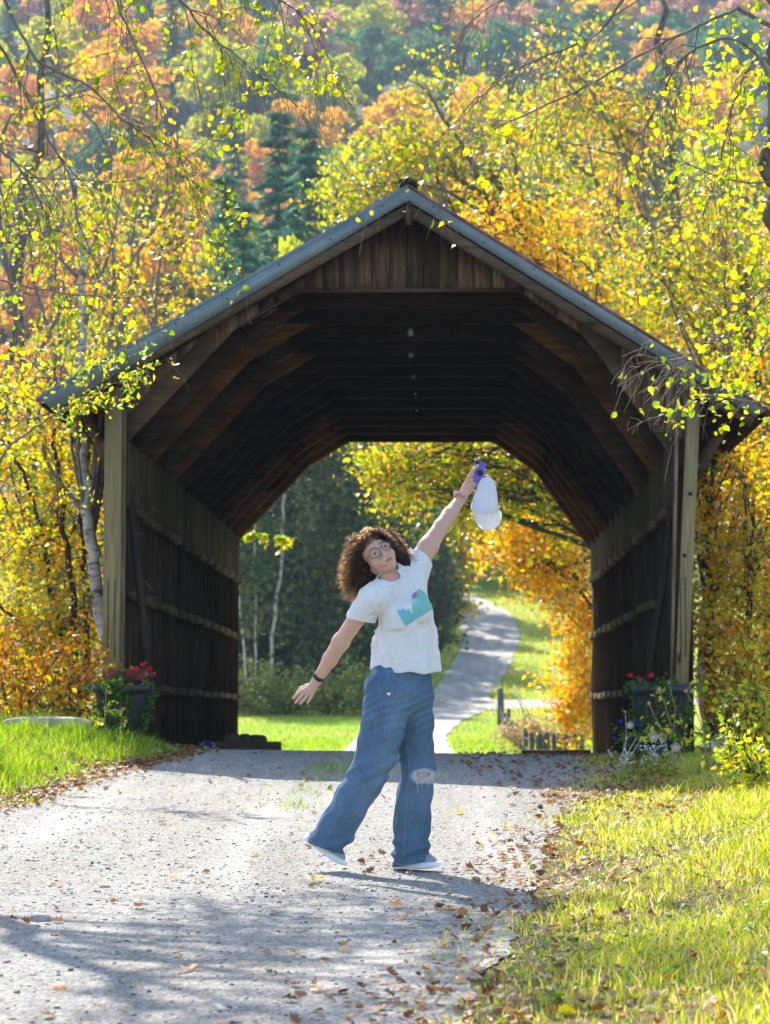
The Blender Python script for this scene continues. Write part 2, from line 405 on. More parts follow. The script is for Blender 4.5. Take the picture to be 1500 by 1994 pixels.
# ------------------------------------------------------------------ covered bridge
YAW = math.atan2(-(862 - 750), FPX)
BX, BY = 0.143, 21.0
bridge = empty("covered_bridge", (BX, BY, 0), YAW, "weathered brown wooden covered bridge with pale blue-grey roof trim across the road", "covered bridge")
cb, sb = math.cos(YAW), math.sin(YAW)
def LB(p):      # world -> bridge local
    x, y, z = p[0] - BX, p[1] - BY, p[2]; return np.array([x * cb + y * sb, -x * sb + y * cb, z])
def WB(p): return np.array([BX + p[0] * cb - p[1] * sb, BY + p[0] * sb + p[1] * cb, p[2]])
LEN = 12.0
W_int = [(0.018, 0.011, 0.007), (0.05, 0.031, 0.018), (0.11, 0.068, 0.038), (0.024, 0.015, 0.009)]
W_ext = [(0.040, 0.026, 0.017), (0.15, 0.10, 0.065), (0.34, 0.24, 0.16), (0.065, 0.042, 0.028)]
W_new = [(0.15, 0.105, 0.048), (0.26, 0.195, 0.095), (0.36, 0.28, 0.15), (0.22, 0.16, 0.075)]
W_orange_lit = [(0.05, 0.024, 0.010), (0.14, 0.068, 0.025), (0.28, 0.15, 0.055), (0.06, 0.03, 0.013)]
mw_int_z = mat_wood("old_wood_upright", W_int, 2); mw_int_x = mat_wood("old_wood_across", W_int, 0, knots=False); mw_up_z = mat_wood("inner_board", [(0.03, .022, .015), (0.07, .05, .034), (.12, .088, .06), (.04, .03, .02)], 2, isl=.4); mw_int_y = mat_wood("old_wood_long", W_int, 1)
mw_ext_z = mat_wood("barn_board", W_ext, 2, isl=0.5, bump=.8); mw_ext_x = mat_wood("barn_rafter", [(0.035, 0.023, 0.014), (0.10, 0.066, 0.04), (0.18, 0.12, 0.07), (0.06, 0.04, 0.025)], 0)
mw_new = mat_wood("new_post_wood", W_new, 2, isl=0.08); mw_orange_lit_x = mat_wood("orange_lit_brace_wood", W_orange_lit, 0, isl=0.5, knots=False)
mw_rail = mat_wood("rail_wood", [(0.035, .024, .016), (.10, .068, .045), (.2, .14, .09), (.06, .04, .026)], 1, isl=0.5, knots=False)
t = NT("trim_metal"); v = t.coords((1, 1, 1)); nz = t.noise(v, 3.0, 5, 0.7); nf = t.noise(v, 60, 3)
c = t.ramp(nz, [(0.3, (0.12, 0.165, 0.19)), (0.6, (0.18, 0.235, 0.26)), (0.8, (0.27, 0.33, 0.35))])
M_trim = t.fin(t.pbr(c, 0.45, t.bump(nf, 0.1, 0.002), 0.15, 0.5))
t = NT("rusty_roof"); nz = t.noise(t.coords(), 7.0, 6, 0.7)
M_rust = t.fin(t.pbr(t.ramp(nz, [(0.35, (0.09, 0.025, 0.02)), (0.5, (0.19, 0.06, 0.045)), (0.62, (0.28, 0.11, 0.08)), (0.72, (0.38, 0.36, 0.34))]), 0.6, t.bump(nz, 0.3), 0.1))

RY = 20.55
apex = LB(P(795, 363, RY)); el = LB(P(75, 775, RY)); er = LB(P(1498, 800, RY))
ry0 = apex[1]; ry1 = LEN + 0.45
# roof: slabs with standing-seam ribs
def slope_pt(e, t_, up=0.0):
    p = apex * (1 - t_) + e * t_; p = p.copy(); p[2] += up; return p
for side, e, mt in ((-1, el, M_trim), (1, er, M_rust)):
    mb = MB(); th = 0.03
    a0, a1 = apex.copy(), e.copy()
    o = np.array([0, -0.02, 0.012]) ; A = a0 + o; B = a1 + o + np.array([side * 0.02, 0, -0.012])
    V = [A, B, B + [0, ry1 - ry0, 0], A + [0, ry1 - ry0, 0]]; V = V + [p - np.array([0, 0, th]) for p in V]
    mb.add(V, [[0, 1, 2, 3], [7, 6, 5, 4], [0, 4, 5, 1], [1, 5, 6, 2], [2, 6, 7, 3], [3, 7, 4, 0]])
    for k in range(22):
        y = ry0 + 0.3 + k * 0.57
        if y < ry1 - .05: mb.beam(A + [0, y - ry0, 0.012], B + [0, y - ry0, 0.012], 0.03, 0.025)
    mb.build("roof", mt, bridge)
    # trim fascia, with a drip lip
    mb = MB(); hgt = 0.148
    n = np.array([0, -1.0, 0])
    top0, top1 = apex + [0, -0.018, 0.02], e + [0, -0.018, 0.02]
    V = [top0, top1, top1 - [0, 0, hgt], top0 - [0, 0, hgt]]
    if side < 0: V[2] = LB(P(105, 802, RY)) + [0, -.018, 0]
    else: V[2] = LB(P(1470, 812, RY)) + [0, -.018, 0]
    V = V + [p + np.array([0, 0.022, 0]) for p in V]
    mb.add(V, [[0, 1, 2, 3], [7, 6, 5, 4], [0, 4, 5, 1], [1, 5, 6, 2], [2, 6, 7, 3], [3, 7, 4, 0]])
    for k in range(7):
        q = slope_pt(e, 0.07 + k * 0.14); c0 = q + np.array([0, -0.02, -0.045 - 0.04 * (k % 2)])
        mb.lathe([(0.0, 0.006), (0.007, 0.004), (0.009, 0.0)], c0, 8, (0, -1, 0), mi=1)
    mb.build("fascia", [M_trim, M_black], bridge)
    # wooden rake rafter under it
    mb = MB(); r0, r1 = apex - [0, -0.03, 0.148 + 0.055], slope_pt(e, 0.955) - [0, -0.03, 0.148 + 0.045]
    mb.beam(r0, r1, 0.085, 0.06, up=(0, 1, 0)); mb.build("rake_board", mw_ext_x, bridge)
    # underside sheathing boards (run along the bridge)
    mb = MB(); nb = 17
    for k in range(nb):
        t0, t1 = k / nb + 0.002, (k + 1) / nb - 0.003
        p0, p1 = slope_pt(e, t0, -0.045), slope_pt(e, t1, -0.045)
        V = [p0, p1, p1 + [0, ry1 - ry0 - .1, 0], p0 + [0, ry1 - ry0 - .1, 0]]; V = [q + np.array([0, 0.05, 0]) for q in V]; V = V + [q - np.array([0, 0, .02]) for q in V]
        mb.add(V, [[0, 1, 2, 3], [7, 6, 5, 4], [0, 4, 5, 1], [1, 5, 6, 2], [2, 6, 7, 3], [3, 7, 4, 0]])
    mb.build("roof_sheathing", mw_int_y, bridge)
mb = MB(); mb.beam(apex + [0, -0.03, 0.045], [apex[0], ry1, apex[2] + 0.045], 0.16, 0.03)
mb.lathe([(0.03, 0.0), (0.05, 0.01), (0.038, 0.03), (0.012, 0.05), (0.0, 0.055)], apex + [0, 0.05, 0.05], 14)
mb.build("ridge_cap", M_black, bridge)
mb = MB(); mb.box(apex + [-0.035, -0.005, -0.34], apex + [0.035, 0.06, -0.17]); mb.build("king_block", mw_int_z, bridge)

def roof_z(u): return np.interp(u, [el[0], apex[0], er[0]], [el[2], apex[2], er[2]])
# opening outline
POLY = [(-2.525, 2.94), (-1.51, 4.03), (-.934, 4.375), (1.086, 4.375), (1.679, 3.94), (2.498, 2.76)]
def open_z(u): return np.interp(u, [p[0] for p in POLY], [p[1] for p in POLY])
rng_ = random.Random(5)
for side in (0, 1):   # near gable and far gable boards
    mb = MB(); u = -2.62
    yb = 0.02 if side == 0 else LEN - 0.05
    while u < 2.6:
        wd = rng_.uniform(0.135, 0.17) if abs(u) < 1.4 else rng_.uniform(0.16, 0.21); u1 = min(u + wd - 0.008, 2.62)
        zz = []
        for uu in (u, u1): zz.append((max(min(open_z(uu), 4.375), 2.3), roof_z(uu) - 0.17))
        jy = rng_.uniform(-.008, .008); b0 = zz[0][0] + rng_.uniform(0, .012); b1 = zz[1][0] + rng_.uniform(0, .012)
        V = [(u, yb + jy, b0), (u1, yb + jy, b1), (u1, yb + jy, zz[1][1]), (u, yb + jy, zz[0][1])]
        V = V + [(a, b + 0.024, c_) for a, b, c_ in V]
        mb.add(V, [[0, 1, 2, 3], [7, 6, 5, 4], [0, 4, 5, 1], [1, 5, 6, 2], [2, 6, 7, 3], [3, 7, 4, 0]])
        u = u1 + 0.008
    mb.build("gable_boards", mw_ext_z, bridge)
# header strip under the gable boards
mb = MB(); mb.beam((-.95, -0.0, 4.375), (1.1, -0.0, 4.372), 0.03, 0.03); mb.build("gable_header", mw_ext_x, bridge)
# big near braces and brace frames
NF = 14
for i in range(NF):
    y = 0.09 + i * (LEN - 0.2) / (NF - 1)
    sag = rng_.uniform(-.012, .012)
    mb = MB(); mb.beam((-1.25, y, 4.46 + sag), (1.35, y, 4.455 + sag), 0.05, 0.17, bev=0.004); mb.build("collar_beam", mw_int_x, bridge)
    mt = mw_ext_x if i == 0 else (mw_orange_lit_x if i > 9 or i in (2, 4) else mw_int_x)  # far braces and some near ones have orange sunlight painted into the wood
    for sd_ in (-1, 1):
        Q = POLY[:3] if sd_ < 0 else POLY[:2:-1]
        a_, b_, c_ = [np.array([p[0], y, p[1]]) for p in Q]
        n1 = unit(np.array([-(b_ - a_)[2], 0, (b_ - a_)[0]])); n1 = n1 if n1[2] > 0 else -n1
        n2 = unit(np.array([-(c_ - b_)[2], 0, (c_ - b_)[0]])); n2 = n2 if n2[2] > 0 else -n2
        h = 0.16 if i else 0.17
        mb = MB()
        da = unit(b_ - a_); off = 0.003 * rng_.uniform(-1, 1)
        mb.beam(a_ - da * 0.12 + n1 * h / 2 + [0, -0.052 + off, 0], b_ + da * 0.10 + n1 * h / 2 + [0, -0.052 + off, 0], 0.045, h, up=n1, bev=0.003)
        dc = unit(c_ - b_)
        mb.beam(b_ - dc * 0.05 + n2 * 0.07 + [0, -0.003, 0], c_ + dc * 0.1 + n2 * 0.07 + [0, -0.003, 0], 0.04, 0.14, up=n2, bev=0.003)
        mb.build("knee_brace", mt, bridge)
        mb = MB(); e = el if sd_ < 0 else er
        mb.beam((apex[0], y + .055, apex[2] - 0.15), slope_pt(e, 0.93, -0.145) * [1, 0, 1] + [0, y + .055, 0], 0.05, 0.12, up=(0, 1, 0)); mb.build("rafter", mw_int_x, bridge)
        # wall stud
        mb = MB(); xs_ = sd_ * 2.545 + (0.0 if sd_ < 0 else -0.02)
        mb.box((xs_ - 0.045, y + 0.05, 0.0), (xs_ + 0.045, y + 0.10, 3.15)); 
        if 0 < i: mb.box((xs_ - 0.045, y - 0.42, 0.0), (xs_ + 0.045, y - 0.38, 2.9))
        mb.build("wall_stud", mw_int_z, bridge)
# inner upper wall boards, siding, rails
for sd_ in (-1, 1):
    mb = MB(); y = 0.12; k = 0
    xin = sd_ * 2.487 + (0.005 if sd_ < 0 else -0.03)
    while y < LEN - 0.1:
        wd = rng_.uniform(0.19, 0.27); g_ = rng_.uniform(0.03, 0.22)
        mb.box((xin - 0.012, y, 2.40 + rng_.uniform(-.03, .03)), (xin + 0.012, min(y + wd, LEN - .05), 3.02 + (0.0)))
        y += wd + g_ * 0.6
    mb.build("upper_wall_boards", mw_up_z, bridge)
    mb = MB(); y = 0.0; xo = sd_ * 2.615 - (0.0 if sd_ < 0 else 0.02)
    while y < LEN:
        wd = rng_.uniform(0.18, 0.24)
        mb.box((xo - 0.012, y, -0.25), (xo + 0.012, min(y + wd, LEN), 3.22)); y += wd + rng_.choice([0.0015, 0.002, 0.003])
    mb.build("side_wall", mw_int_z, bridge)
    for z_, hh in ((0.79, .07), (1.63, .08), (2.41, .08)):
        mb = MB(); xi = xin + sd_ * -0.035; y = 0.35 if (sd_ < 0 or z_ < 1 or z_ > 2) else 2.0
        if z_ > 2: y = 0.75
        while y < LEN - 0.1:
            y2 = min(y + rng_.uniform(0.85, 0.95), LEN - 0.05); j = rng_.uniform(-.012, .012)
            mb.beam((xi + sd_ * .03, y, z_ + j), (xi + sd_ * .03, y2 - 0.01, z_ + rng_.uniform(-.012, .012)), 0.07, hh, bev=0.004); y = y2
        mb.build("wall_rail", mw_rail, bridge)
    # eave lookout brackets outside
    e = el if sd_ < 0 else er
    for i in range(9):
        y = 0.15 + i * 1.4
        mb = MB(); p0 = np.array([sd_ * 2.62, y, 2.72 if sd_ < 0 else 2.62]); p1 = slope_pt(e, 0.91, -0.16) * [1, 0, 1] + [0, y, 0]
        mb.beam(p0, p1, 0.045, 0.10); mb.beam(p0 + [0, 0, .52], p1 + [-sd_ * .02, 0, 0.02], 0.045, 0.07); mb.build("eave_bracket", mw_ext_x, bridge)
# soffit boards on the brackets
for sd_, e in ((-1, el), (1, er)):
    mb = MB(); p0 = np.array([sd_ * 2.66, 0, 2.83 if sd_ < 0 else 2.73]); p1 = slope_pt(e, 0.93, -0.12) * [1, 0, 1]
    for k in range(5):
        a_ = p0 * (1 - k / 5) + p1 * (k / 5); b_ = p0 * (1 - (k + .96) / 5) + p1 * ((k + .96) / 5)
        V = [a_ + [0, .2, 0.03], b_ + [0, .2, 0.03], b_ + [0, LEN, 0.03], a_ + [0, LEN, 0.03]]; V = V + [q + np.array([0, 0, .02]) for q in V]
        mb.add(V, [[3, 2, 1, 0], [4, 5, 6, 7], [0, 1, 5, 4], [1, 2, 6, 5], [2, 3, 7, 6], [3, 0, 4, 7]])
    mb.build("soffit", mw_rail, bridge)
# portal posts
mb = MB(); mb.beam((-2.575, -0.12, -.05), (-2.575, -0.12, 3.47), 0.155, 0.14, up=(0, 1, 0), bev=0.006)
for dx in (-.03, .03): mb.box((-2.575 + dx - .004, -0.193, 1.05), (-2.575 + dx + .004, -0.189, 1.75), 1)
mb.build("post", [mw_new, M_black], bridge)
mb = MB(); mb.beam((2.435, -0.12, -.05), (2.62, -0.12, 3.34), 0.115, 0.14, up=(0, 1, 0), bev=0.006)
for dx in (-.022, .022): mb.box((2.50 + dx - .004, -0.193, 1.05), (2.50 + dx + .004, -0.189, 1.75), 1)
mb.lathe([(0, 0.012), (0.016, 0.008), (0.02, 0)], (2.575, -0.19, 2.5), 10, (0, -1, 0), 1); mb.lathe([(0, 0.012), (0.016, 0.008), (0.02, 0)], (2.52, -0.19, 1.95), 10, (0, -1, 0), 1)
mb.build("post", [mw_new, M_black], bridge)
for x0 in (-2.482, 2.375):    # second, weathered jamb board beside each post
    mb = MB(); dx = 0.0 if x0 < 0 else 0.1
    mb.beam((x0, -0.10, -.05), (x0 + dx, -0.10, 3.3), 0.028, 0.12, up=(0, 1, 0)); mb.build("jamb_board", mw_ext_z, bridge)
# leaning dark braces at the portal
M_pole = mat_noise("dark_pole", [(0.02, 0.013, 0.01), (0.05, 0.033, 0.022)], 30, 0.8, 0.5, (1, 1, .2))
pL = [LB(P(250, 940, 21.3)), LB(P(262, 1050, 21.25)), LB(P(278, 1190, 21.2)), LB(P(300, 1440, 21.1))]
mb = MB().tube(pL, [.034, .038, .04, .045], 10); mb.build("leaning_pole", M_pole, bridge)
pR = [LB(P(1308, 985, 21.4)), LB(P(1290, 1150, 21.4)), LB(P(1262, 1330, 21.4)), LB(P(1240, 1480, 21.4))]
mb = MB().tube(pR, [.03, .034, .034, .036], 10); mb.build("leaning_pole", M_pole, bridge)
# far portal: slanting plank and pale post
q0, q1 = LB(P(455, 1070, 32.7)), LB(P(428, 1452, 32.7)); MB().beam(q0, q1, 0.10, 0.04, up=(0, 1, 0)).build("slanting_plank", mw_orange_lit_x, bridge)
q0, q1 = LB(P(462, 1070, 33.0)), LB(P(436, 1455, 33.0)); MB().beam(q0, q1, 0.07, 0.04, up=(0, 1, 0)).build("slanting_plank", mw_ext_x, bridge)
pts = [LB(P(x_, y_, 32.7)) for x_, y_ in ((1158, 1135), (1160, 1230), (1157, 1340), (1163, 1475))]
MB().tube(pts, [.045, .04, .05, .055], 8).build("far_post", mw_ext_z, bridge)
# deck, covered with packed gravel
n1, n2 = 60, 30
Y, X = np.meshgrid(np.linspace(-0.05, LEN + .1, n1), np.linspace(-2.55, 2.55, n2), indexing='ij')
Z = 0.008 * wobble(X, Y, 31, 1.5) + .205 - .018 * Y - 0.012 * X
V = np.stack([X, Y, Z], -1).reshape(-1, 3); i = np.arange(n1 - 1)[:, None] * n2; j = np.arange(n2 - 1)[None]
mb = MB().add(V, np.stack([i + j, i + j + 1, i + j + n2 + 1, i + j + n2], -1).reshape(-1, 4)); mb.build("deck", M_gravel, bridge, smooth=True)
mb = MB(); mb.box((-2.7, LEN + .11, -.9), (2.7, LEN + .5, -0.05)); mb.build("abutment", mat_noise("abutment_stone", [(0.15, .14, .13), (.3, .28, .26)], 5, .9, .8), bridge)

# hanging bulbs along the ridge
t = NT("bulb_glass"); M_bulb = t.fin(t.pbr((0.55, 0.66, 0.5), 0.15, spec=0.7, **{"Transmission Weight": 0.35}))
for k, (px, py, fr) in enumerate([(800, 648, 2), (800, 690, 4), (806, 732, 6), (809, 767, 8), (812, 800, 10)]):
    yb = 0.09 + fr * (LEN - 0.2) / (NF - 1)
    p = WB(LB(P(px, py, BY + yb)))
    names = ["nearest and highest in view", "second from the near portal", "third, in the middle of the row", "fourth from the near portal", "farthest and lowest in view"]
    e_ = empty("hanging_bulb", (p[0], p[1], p[2]), 0, "pale glass bulb under the bridge ridge, " + names[k] + " of five", "light bulb", "bulbs hanging in a row under the bridge collars")
    MB().lathe([(0.0, -.036), (.018, -.032), (.031, -.012), (.032, .002), (.022, .022), (.014, .034), (.013, .04)], n=16).build("bulb", M_bulb, e_, smooth=True)
    MB().lathe([(0.017, .036), (.022, .04), (.022, .075), (.014, .082), (0.004, .085), (.004, 4.5 - p[2]), (0, 4.5 - p[2])], n=10).build("socket", M_black, e_)

# timbers and stones at the far end of the deck
M_gran = mat_noise("granite", [(0.16, 0.15, 0.14), (0.30, 0.29, 0.27), (0.42, 0.40, 0.37)], 18, 0.85, 0.6)
tm = empty("curb_timber", WB((-1.85, 6.3, 0)), YAW, "dark timber curb lying at left wall with painted blue oval on its end", "timber", "curb timbers on the bridge deck")
p0, p1 = LB(P(385, 1453, 27.3)), LB(P(548, 1455, 27.3)); o_ = np.array([-1.85, 6.3, 0])
MB().beam((p0 - o_) * [1, 1, 0] + [0, 0, .155], (p1 - o_) * [1, 1, 0] + [0, 0, .155], 0.16, 0.15, bev=0.012).build("beam", mat_wood("curb_wood", [(0.08, .06, .045), (0.15, .115, .085), (.24, .19, .14), (.1, .08, .06)], 0), tm)
t = NT("blue_paint"); M_blue = t.fin(t.pbr((0.02, 0.05, 0.42), 0.5)); t = NT("white_paint"); M_whitep = t.fin(t.pbr((0.6, 0.62, 0.62), 0.6))
c0 = LB(P(405, 1451, 27.2)) - o_; c0[1] -= 0.0; c0[2] = 0.185
an = np.linspace(0, 2 * math.pi, 24, endpoint=False)
def disc(mb, c, rx, rz, y, mi):
    V = [c + np.array([math.cos(a) * rx, y, math.sin(a) * rz]) for a in an]; mb.add(V + [c + np.array([0, y, 0])], [[i, (i + 1) % 24, 24] for i in range(24)], mi)
mb = MB(); disc(mb, c0, .085, .05, 0.012, 1); disc(mb, c0, .065, .048, 0.008, 0); mb.build("painted_oval", [M_blue, M_whitep], tm)
tm2 = empty("curb_timber", WB((1.6, 10.3, 0)), YAW, "low grey timber curb lying by the right wall at far end of deck", "timber", "curb timbers on the bridge deck")
p0, p1 = LB(P(1015, 1470, 31.3)), LB(P(1150, 1472, 31.3)); o_ = np.array([1.6, 10.3, 0])
MB().beam((p0 - o_) * [1, 1, 0] + [0, 0, .045], (p1 - o_) * [1, 1, 0] + [0, 0, .045], 0.16, 0.06, bev=0.012).build("beam", mw_rail, tm2)
for k, (px, w_, h_, s_) in enumerate([(452, .16, .07, 1), (478, .13, .08, 2), (497, .19, .055, 3)]):
    p = P(px, 1448, 27.45); mb = MB().rock((0, 0, 0), (w_ * .5 * 1.5, .12, h_ * 1.1), s_ + 30, 2, .3)
    o = mb.build("field_stone", mat_noise("brown_stone_%d" % k, [(0.12, .09, .06), (.24, .18, .12)], 9, .9, .6)); o.location = (p[0], p[1], 0.245)
    tag(o, ["rounded brown stone lying nearest the left wall behind the oval-marked timber", "small upright brown stone between two others behind the timber", "flat brown slab stone, farthest from the wall behind the timber"][k], "stone", "stones piled behind the curb timber")
# ------------------------------------------------------------------ trees
LC = dict(
    lime=[(0.50, 0.56, 0.03), (0.62, 0.62, 0.03), (0.30, 0.44, 0.02), (0.72, 0.62, 0.05), (0.22, 0.36, 0.02), (0.80, 0.60, 0.06)],
    yellow=[(0.80, 0.60, 0.03), (0.85, 0.50, 0.03), (0.55, 0.55, 0.03), (0.78, 0.66, 0.06), (0.32, 0.40, 0.02), (0.75, 0.32, 0.03), (0.84, 0.62, 0.05)],
    gold=[(0.86, 0.48, 0.02), (0.84, 0.36, 0.02), (0.80, 0.58, 0.03), (0.62, 0.22, 0.02), (0.82, 0.52, 0.03), (0.45, 0.40, 0.02)],
    green=[(0.20, 0.32, 0.02), (0.34, 0.42, 0.02), (0.55, 0.52, 0.03), (0.12, 0.22, 0.02), (0.70, 0.52, 0.03), (0.26, 0.36, 0.02)],
    orange=[(0.80, 0.30, 0.02), (0.75, 0.22, 0.02), (0.84, 0.44, 0.02), (0.50, 0.34, 0.02), (0.62, 0.16, 0.02), (0.80, 0.50, 0.03)],
    woods=[(0.035, 0.075, 0.03), (0.05, 0.10, 0.035), (0.025, 0.055, 0.03), (0.10, 0.13, 0.03), (0.04, 0.08, 0.04), (0.18, 0.15, 0.04)],  # shade of the far wood is darkened into these leaf colours
    maple=[(0.30, 0.38, 0.02), (0.16, 0.26, 0.02), (0.72, 0.56, 0.03), (0.55, 0.52, 0.03), (0.80, 0.42, 0.03), (0.24, 0.32, 0.03), (0.60, 0.58, 0.06), (0.36, 0.24, 0.06)],
    mixed=[(0.78, 0.55, 0.03), (0.34, 0.42, 0.02), (0.80, 0.38, 0.03), (0.55, 0.55, 0.03), (0.62, 0.30, 0.10), (0.84, 0.66, 0.08), (0.20, 0.30, 0.03)],
    shrub=[(0.16, 0.22, 0.04), (0.22, 0.27, 0.06), (0.10, 0.16, 0.03), (0.34, 0.33, 0.10)],
    vine=[(0.09, 0.20, 0.03), (0.14, 0.28, 0.04), (0.06, 0.15, 0.03)],
)
ML = {k: mat_leaf("leaves_" + k, v, .16 if k in ('woods', 'shrub') else .55, .75 if k in ('woods', 'shrub') else .36, .15 if k in ('woods', 'shrub') else .45) for k, v in LC.items()}
def bark(name, cols, sc_=(1, 1, .3), s=30): return mat_noise(name, cols, s, 0.9, 0.6, sc_, bdist=0.01)
MBk = bark("bark_grey", [(0.05, 0.042, 0.035), (0.12, 0.10, 0.085), (0.22, 0.19, 0.165)])
MBd = bark("bark_dark", [(0.03, 0.022, 0.018), (0.08, 0.062, 0.05)])
MBt = bark("twig_pale", [(0.12, 0.10, 0.09), (0.26, 0.22, 0.20)])
t = NT("birch_bark"); v = t.coords((6, 6, 26)); n_ = t.noise(v, 1.0, 5, 0.7); n2_ = t.noise(t.coords((2, 2, 3)), 1.5, 4)
c = t.ramp(n_, [(0.36, (0.05, 0.04, 0.035)), (0.44, (0.42, 0.39, 0.35)), (0.7, (0.66, 0.63, 0.58))]); c = t.mix(c, (0.10, 0.085, 0.07), t.rng(n2_, 0.56, 0.64))
M_birch = t.fin(t.pbr(c, 0.75, t.bump(n_, 0.3), spec=0.2))

def in_bridge(C):
    u = C[:, 0] - BX - (C[:, 1] - BY) * .0245
    return (np.abs(u) < 2.72) & (C[:, 1] > BY - .3) & (C[:, 1] < BY + LEN + .2) & (C[:, 2] < roof_z(u) + .12)
class Tree:
    def __init__(s, seed): s.r = np.random.RandomState(seed); s.tb = MB(); s.bb = MB(); s.tw = []
    def grow(s, p, d, L, r, lev, droop=0.15, wob=0.22, kids=4, sides=None):
        if in_bridge(np.array([p], float) + unit(d) * L * .6)[0]: return
        n = max(3, min(9, int(L / 0.12) + 2)); p = np.array(p, float); d = unit(d); pts = [p]
        for i in range(n - 1):
            d = unit(d + s.r.normal(size=3) * wob - np.array([0, 0, droop / n * 2])); p = p + d * L / (n - 1); pts.append(p)
        pts = np.array(pts)
        s.bb.tube(pts, np.linspace(r, max(r * 0.4, 0.0012), n), sides or (5 if r > 0.02 else 3), cap=False)
        if lev <= 0: s.tw.append(pts); return
        s.tw.append(pts[n // 2:])
        for k in range(kids):
            t_ = s.r.uniform(0.25, 1.0) * (n - 1); i = min(int(t_), n - 2); q = pts[i] + (pts[i + 1] - pts[i]) * (t_ - i); dd = unit(pts[i + 1] - pts[i])
            s.grow(q, unit(dd + s.r.normal(size=3) * 0.75), L * s.r.uniform(0.4, 0.7), max(r * 0.5, 0.0016), lev - 1, droop, wob, kids)
    def limb(s, pts, r0, r1, n=10, L=0.6, lev=1, droop=0.3, kids=3, trunk=False, spread=0.8, t0=0.15, mi=0):
        pts = np.array(pts, float)
        # resample smoothly
        m = len(pts); tt = np.linspace(0, m - 1, max(8, m * 4)); i0 = np.clip(tt.astype(int), 0, m - 2); f = (tt - i0)[:, None]
        def g(k): return pts[np.clip(k, 0, m - 1)]
        p0, p1, p2, p3 = g(i0 - 1), g(i0), g(i0 + 1), g(i0 + 2)
        c = 0.5 * ((2 * p1) + (-p0 + p2) * f + (2*p0 - 5*p1 + 4*p2 - p3) * f**2 + (-p0 + 3*p1 - 3*p2 + p3) * f**3)
        c[1:-1] += s.r.normal(size=(len(c) - 2, 3)) * r0 * 0.35
        (s.tb if trunk else s.bb).tube(c, np.linspace(r0, r1, len(c)), 9 if r0 > 0.04 else 5, cap=True, mi=mi)
        for k in range(n):
            t_ = (t0 + (1 - t0) * s.r.rand() ** 0.8) * (len(c) - 1); i = min(int(t_), len(c) - 2); q = c[i] + (c[i+1] - c[i]) * (t_ - i); dd = unit(c[i+1] - c[i])
            rr = (r0 + (r1 - r0) * t_ / len(c))
            s.grow(q, unit(dd * 0.7 + s.r.normal(size=3) * spread), L * s.r.uniform(0.5, 1.2), max(0.002, min(rr * 0.6, L * 0.014)), lev, droop, kids=kids)
        return c
    def leaves(s, n, jit=0.05):
        if not s.tw: return np.zeros((0, 3))
        ln = np.array([len(t_) for t_ in s.tw], float); idx = s.r.choice(len(s.tw), n, p=ln / ln.sum()); u = s.r.rand(n); out = np.empty((n, 3))
        for k, i in enumerate(idx):
            t_ = s.tw[i]; x = u[k] * (len(t_) - 1); j = min(int(x), len(t_) - 2); out[k] = t_[j] + (t_[j + 1] - t_[j]) * (x - j)
        return out + s.r.normal(size=(n, 3)) * jit
    def done(s, name, label, base, leafmat, barkmat, nleaf, lsize, group=None, cat="tree", jit=0.05, hexa=False, twigmat=None, extra=None, aspect=0.7, cull=None):
        base = np.array(base, float); e = empty(name, tuple(base), 0, label, cat, group)
        for mb, nm, mt in ((s.tb, "trunk", barkmat), (s.bb, "branches", twigmat or barkmat)):
            if mb.n:
                mb.v = [v - base.astype(np.float32) for v in mb.v]; mb.build(nm, mt, e, smooth=True)
        if nleaf:
            C = s.leaves(nleaf, jit)
            if extra is not None: C = np.concatenate([C, extra])
            C = C[~in_bridge(C)]
            if cull is not None: C = C[cull(C)]
            leaf_mesh(MB(), C - base, lsize, s.r, hexa=hexa, aspect=aspect).build("crown", leafmat, e)
        return e

def crown_tree(seed, name, label, base, trunk_pts, tr, crowns, nlimb, nleaf, lsize, leafmat, barkmat, group=None, sub=5, lev=1, L=0.7, cat="tree", twigmat=None, jit=0.07, kids=3, cull=None, aspect=0.7, clump=0.0, start=0.35):
    """trunk path + limbs that reach into ellipsoid crowns [(centre, radii)]"""
    T = Tree(seed); r = T.r
    tc = T.limb(trunk_pts, tr, tr * 0.35, n=0, trunk=True)
    for k in range(nlimb):
        c_, rad = crowns[k % len(crowns)]
        u = r.normal(size=3); u = unit(u) * r.uniform(0.35, 1.0) ** 0.5; tgt = np.array(c_) + u * np.array(rad)
        i = int((start + (0.98 - start) * r.rand()) * (len(tc) - 1))
        while tc[i][2] > tgt[2] - 0.1 and i > start * len(tc) * 0.8 and i > 1: i -= 1
        q = tc[i]; mid = (q + tgt) / 2 + r.normal(size=3) * 0.12 * np.linalg.norm(tgt - q) + np.array([0, 0, 0.05 * np.linalg.norm(tgt - q)])
        D = np.linalg.norm(tgt - q)
        T.limb([q, mid, tgt], max(0.008, min(tr * 0.4, 0.012 * D)), 0.004, n=sub, L=L, lev=lev, kids=kids, droop=0.2, t0=0.4)
    return T.done(name, label, base, leafmat, barkmat, nleaf, lsize, group, cat, jit, False, twigmat, None, aspect, cull)

def G(px, d, off=0.0):
    x = (px - 750) / FPX * d; return np.array([x, d, float(H(x, d)) + off])
gl = "leafy trees beside the bridge"
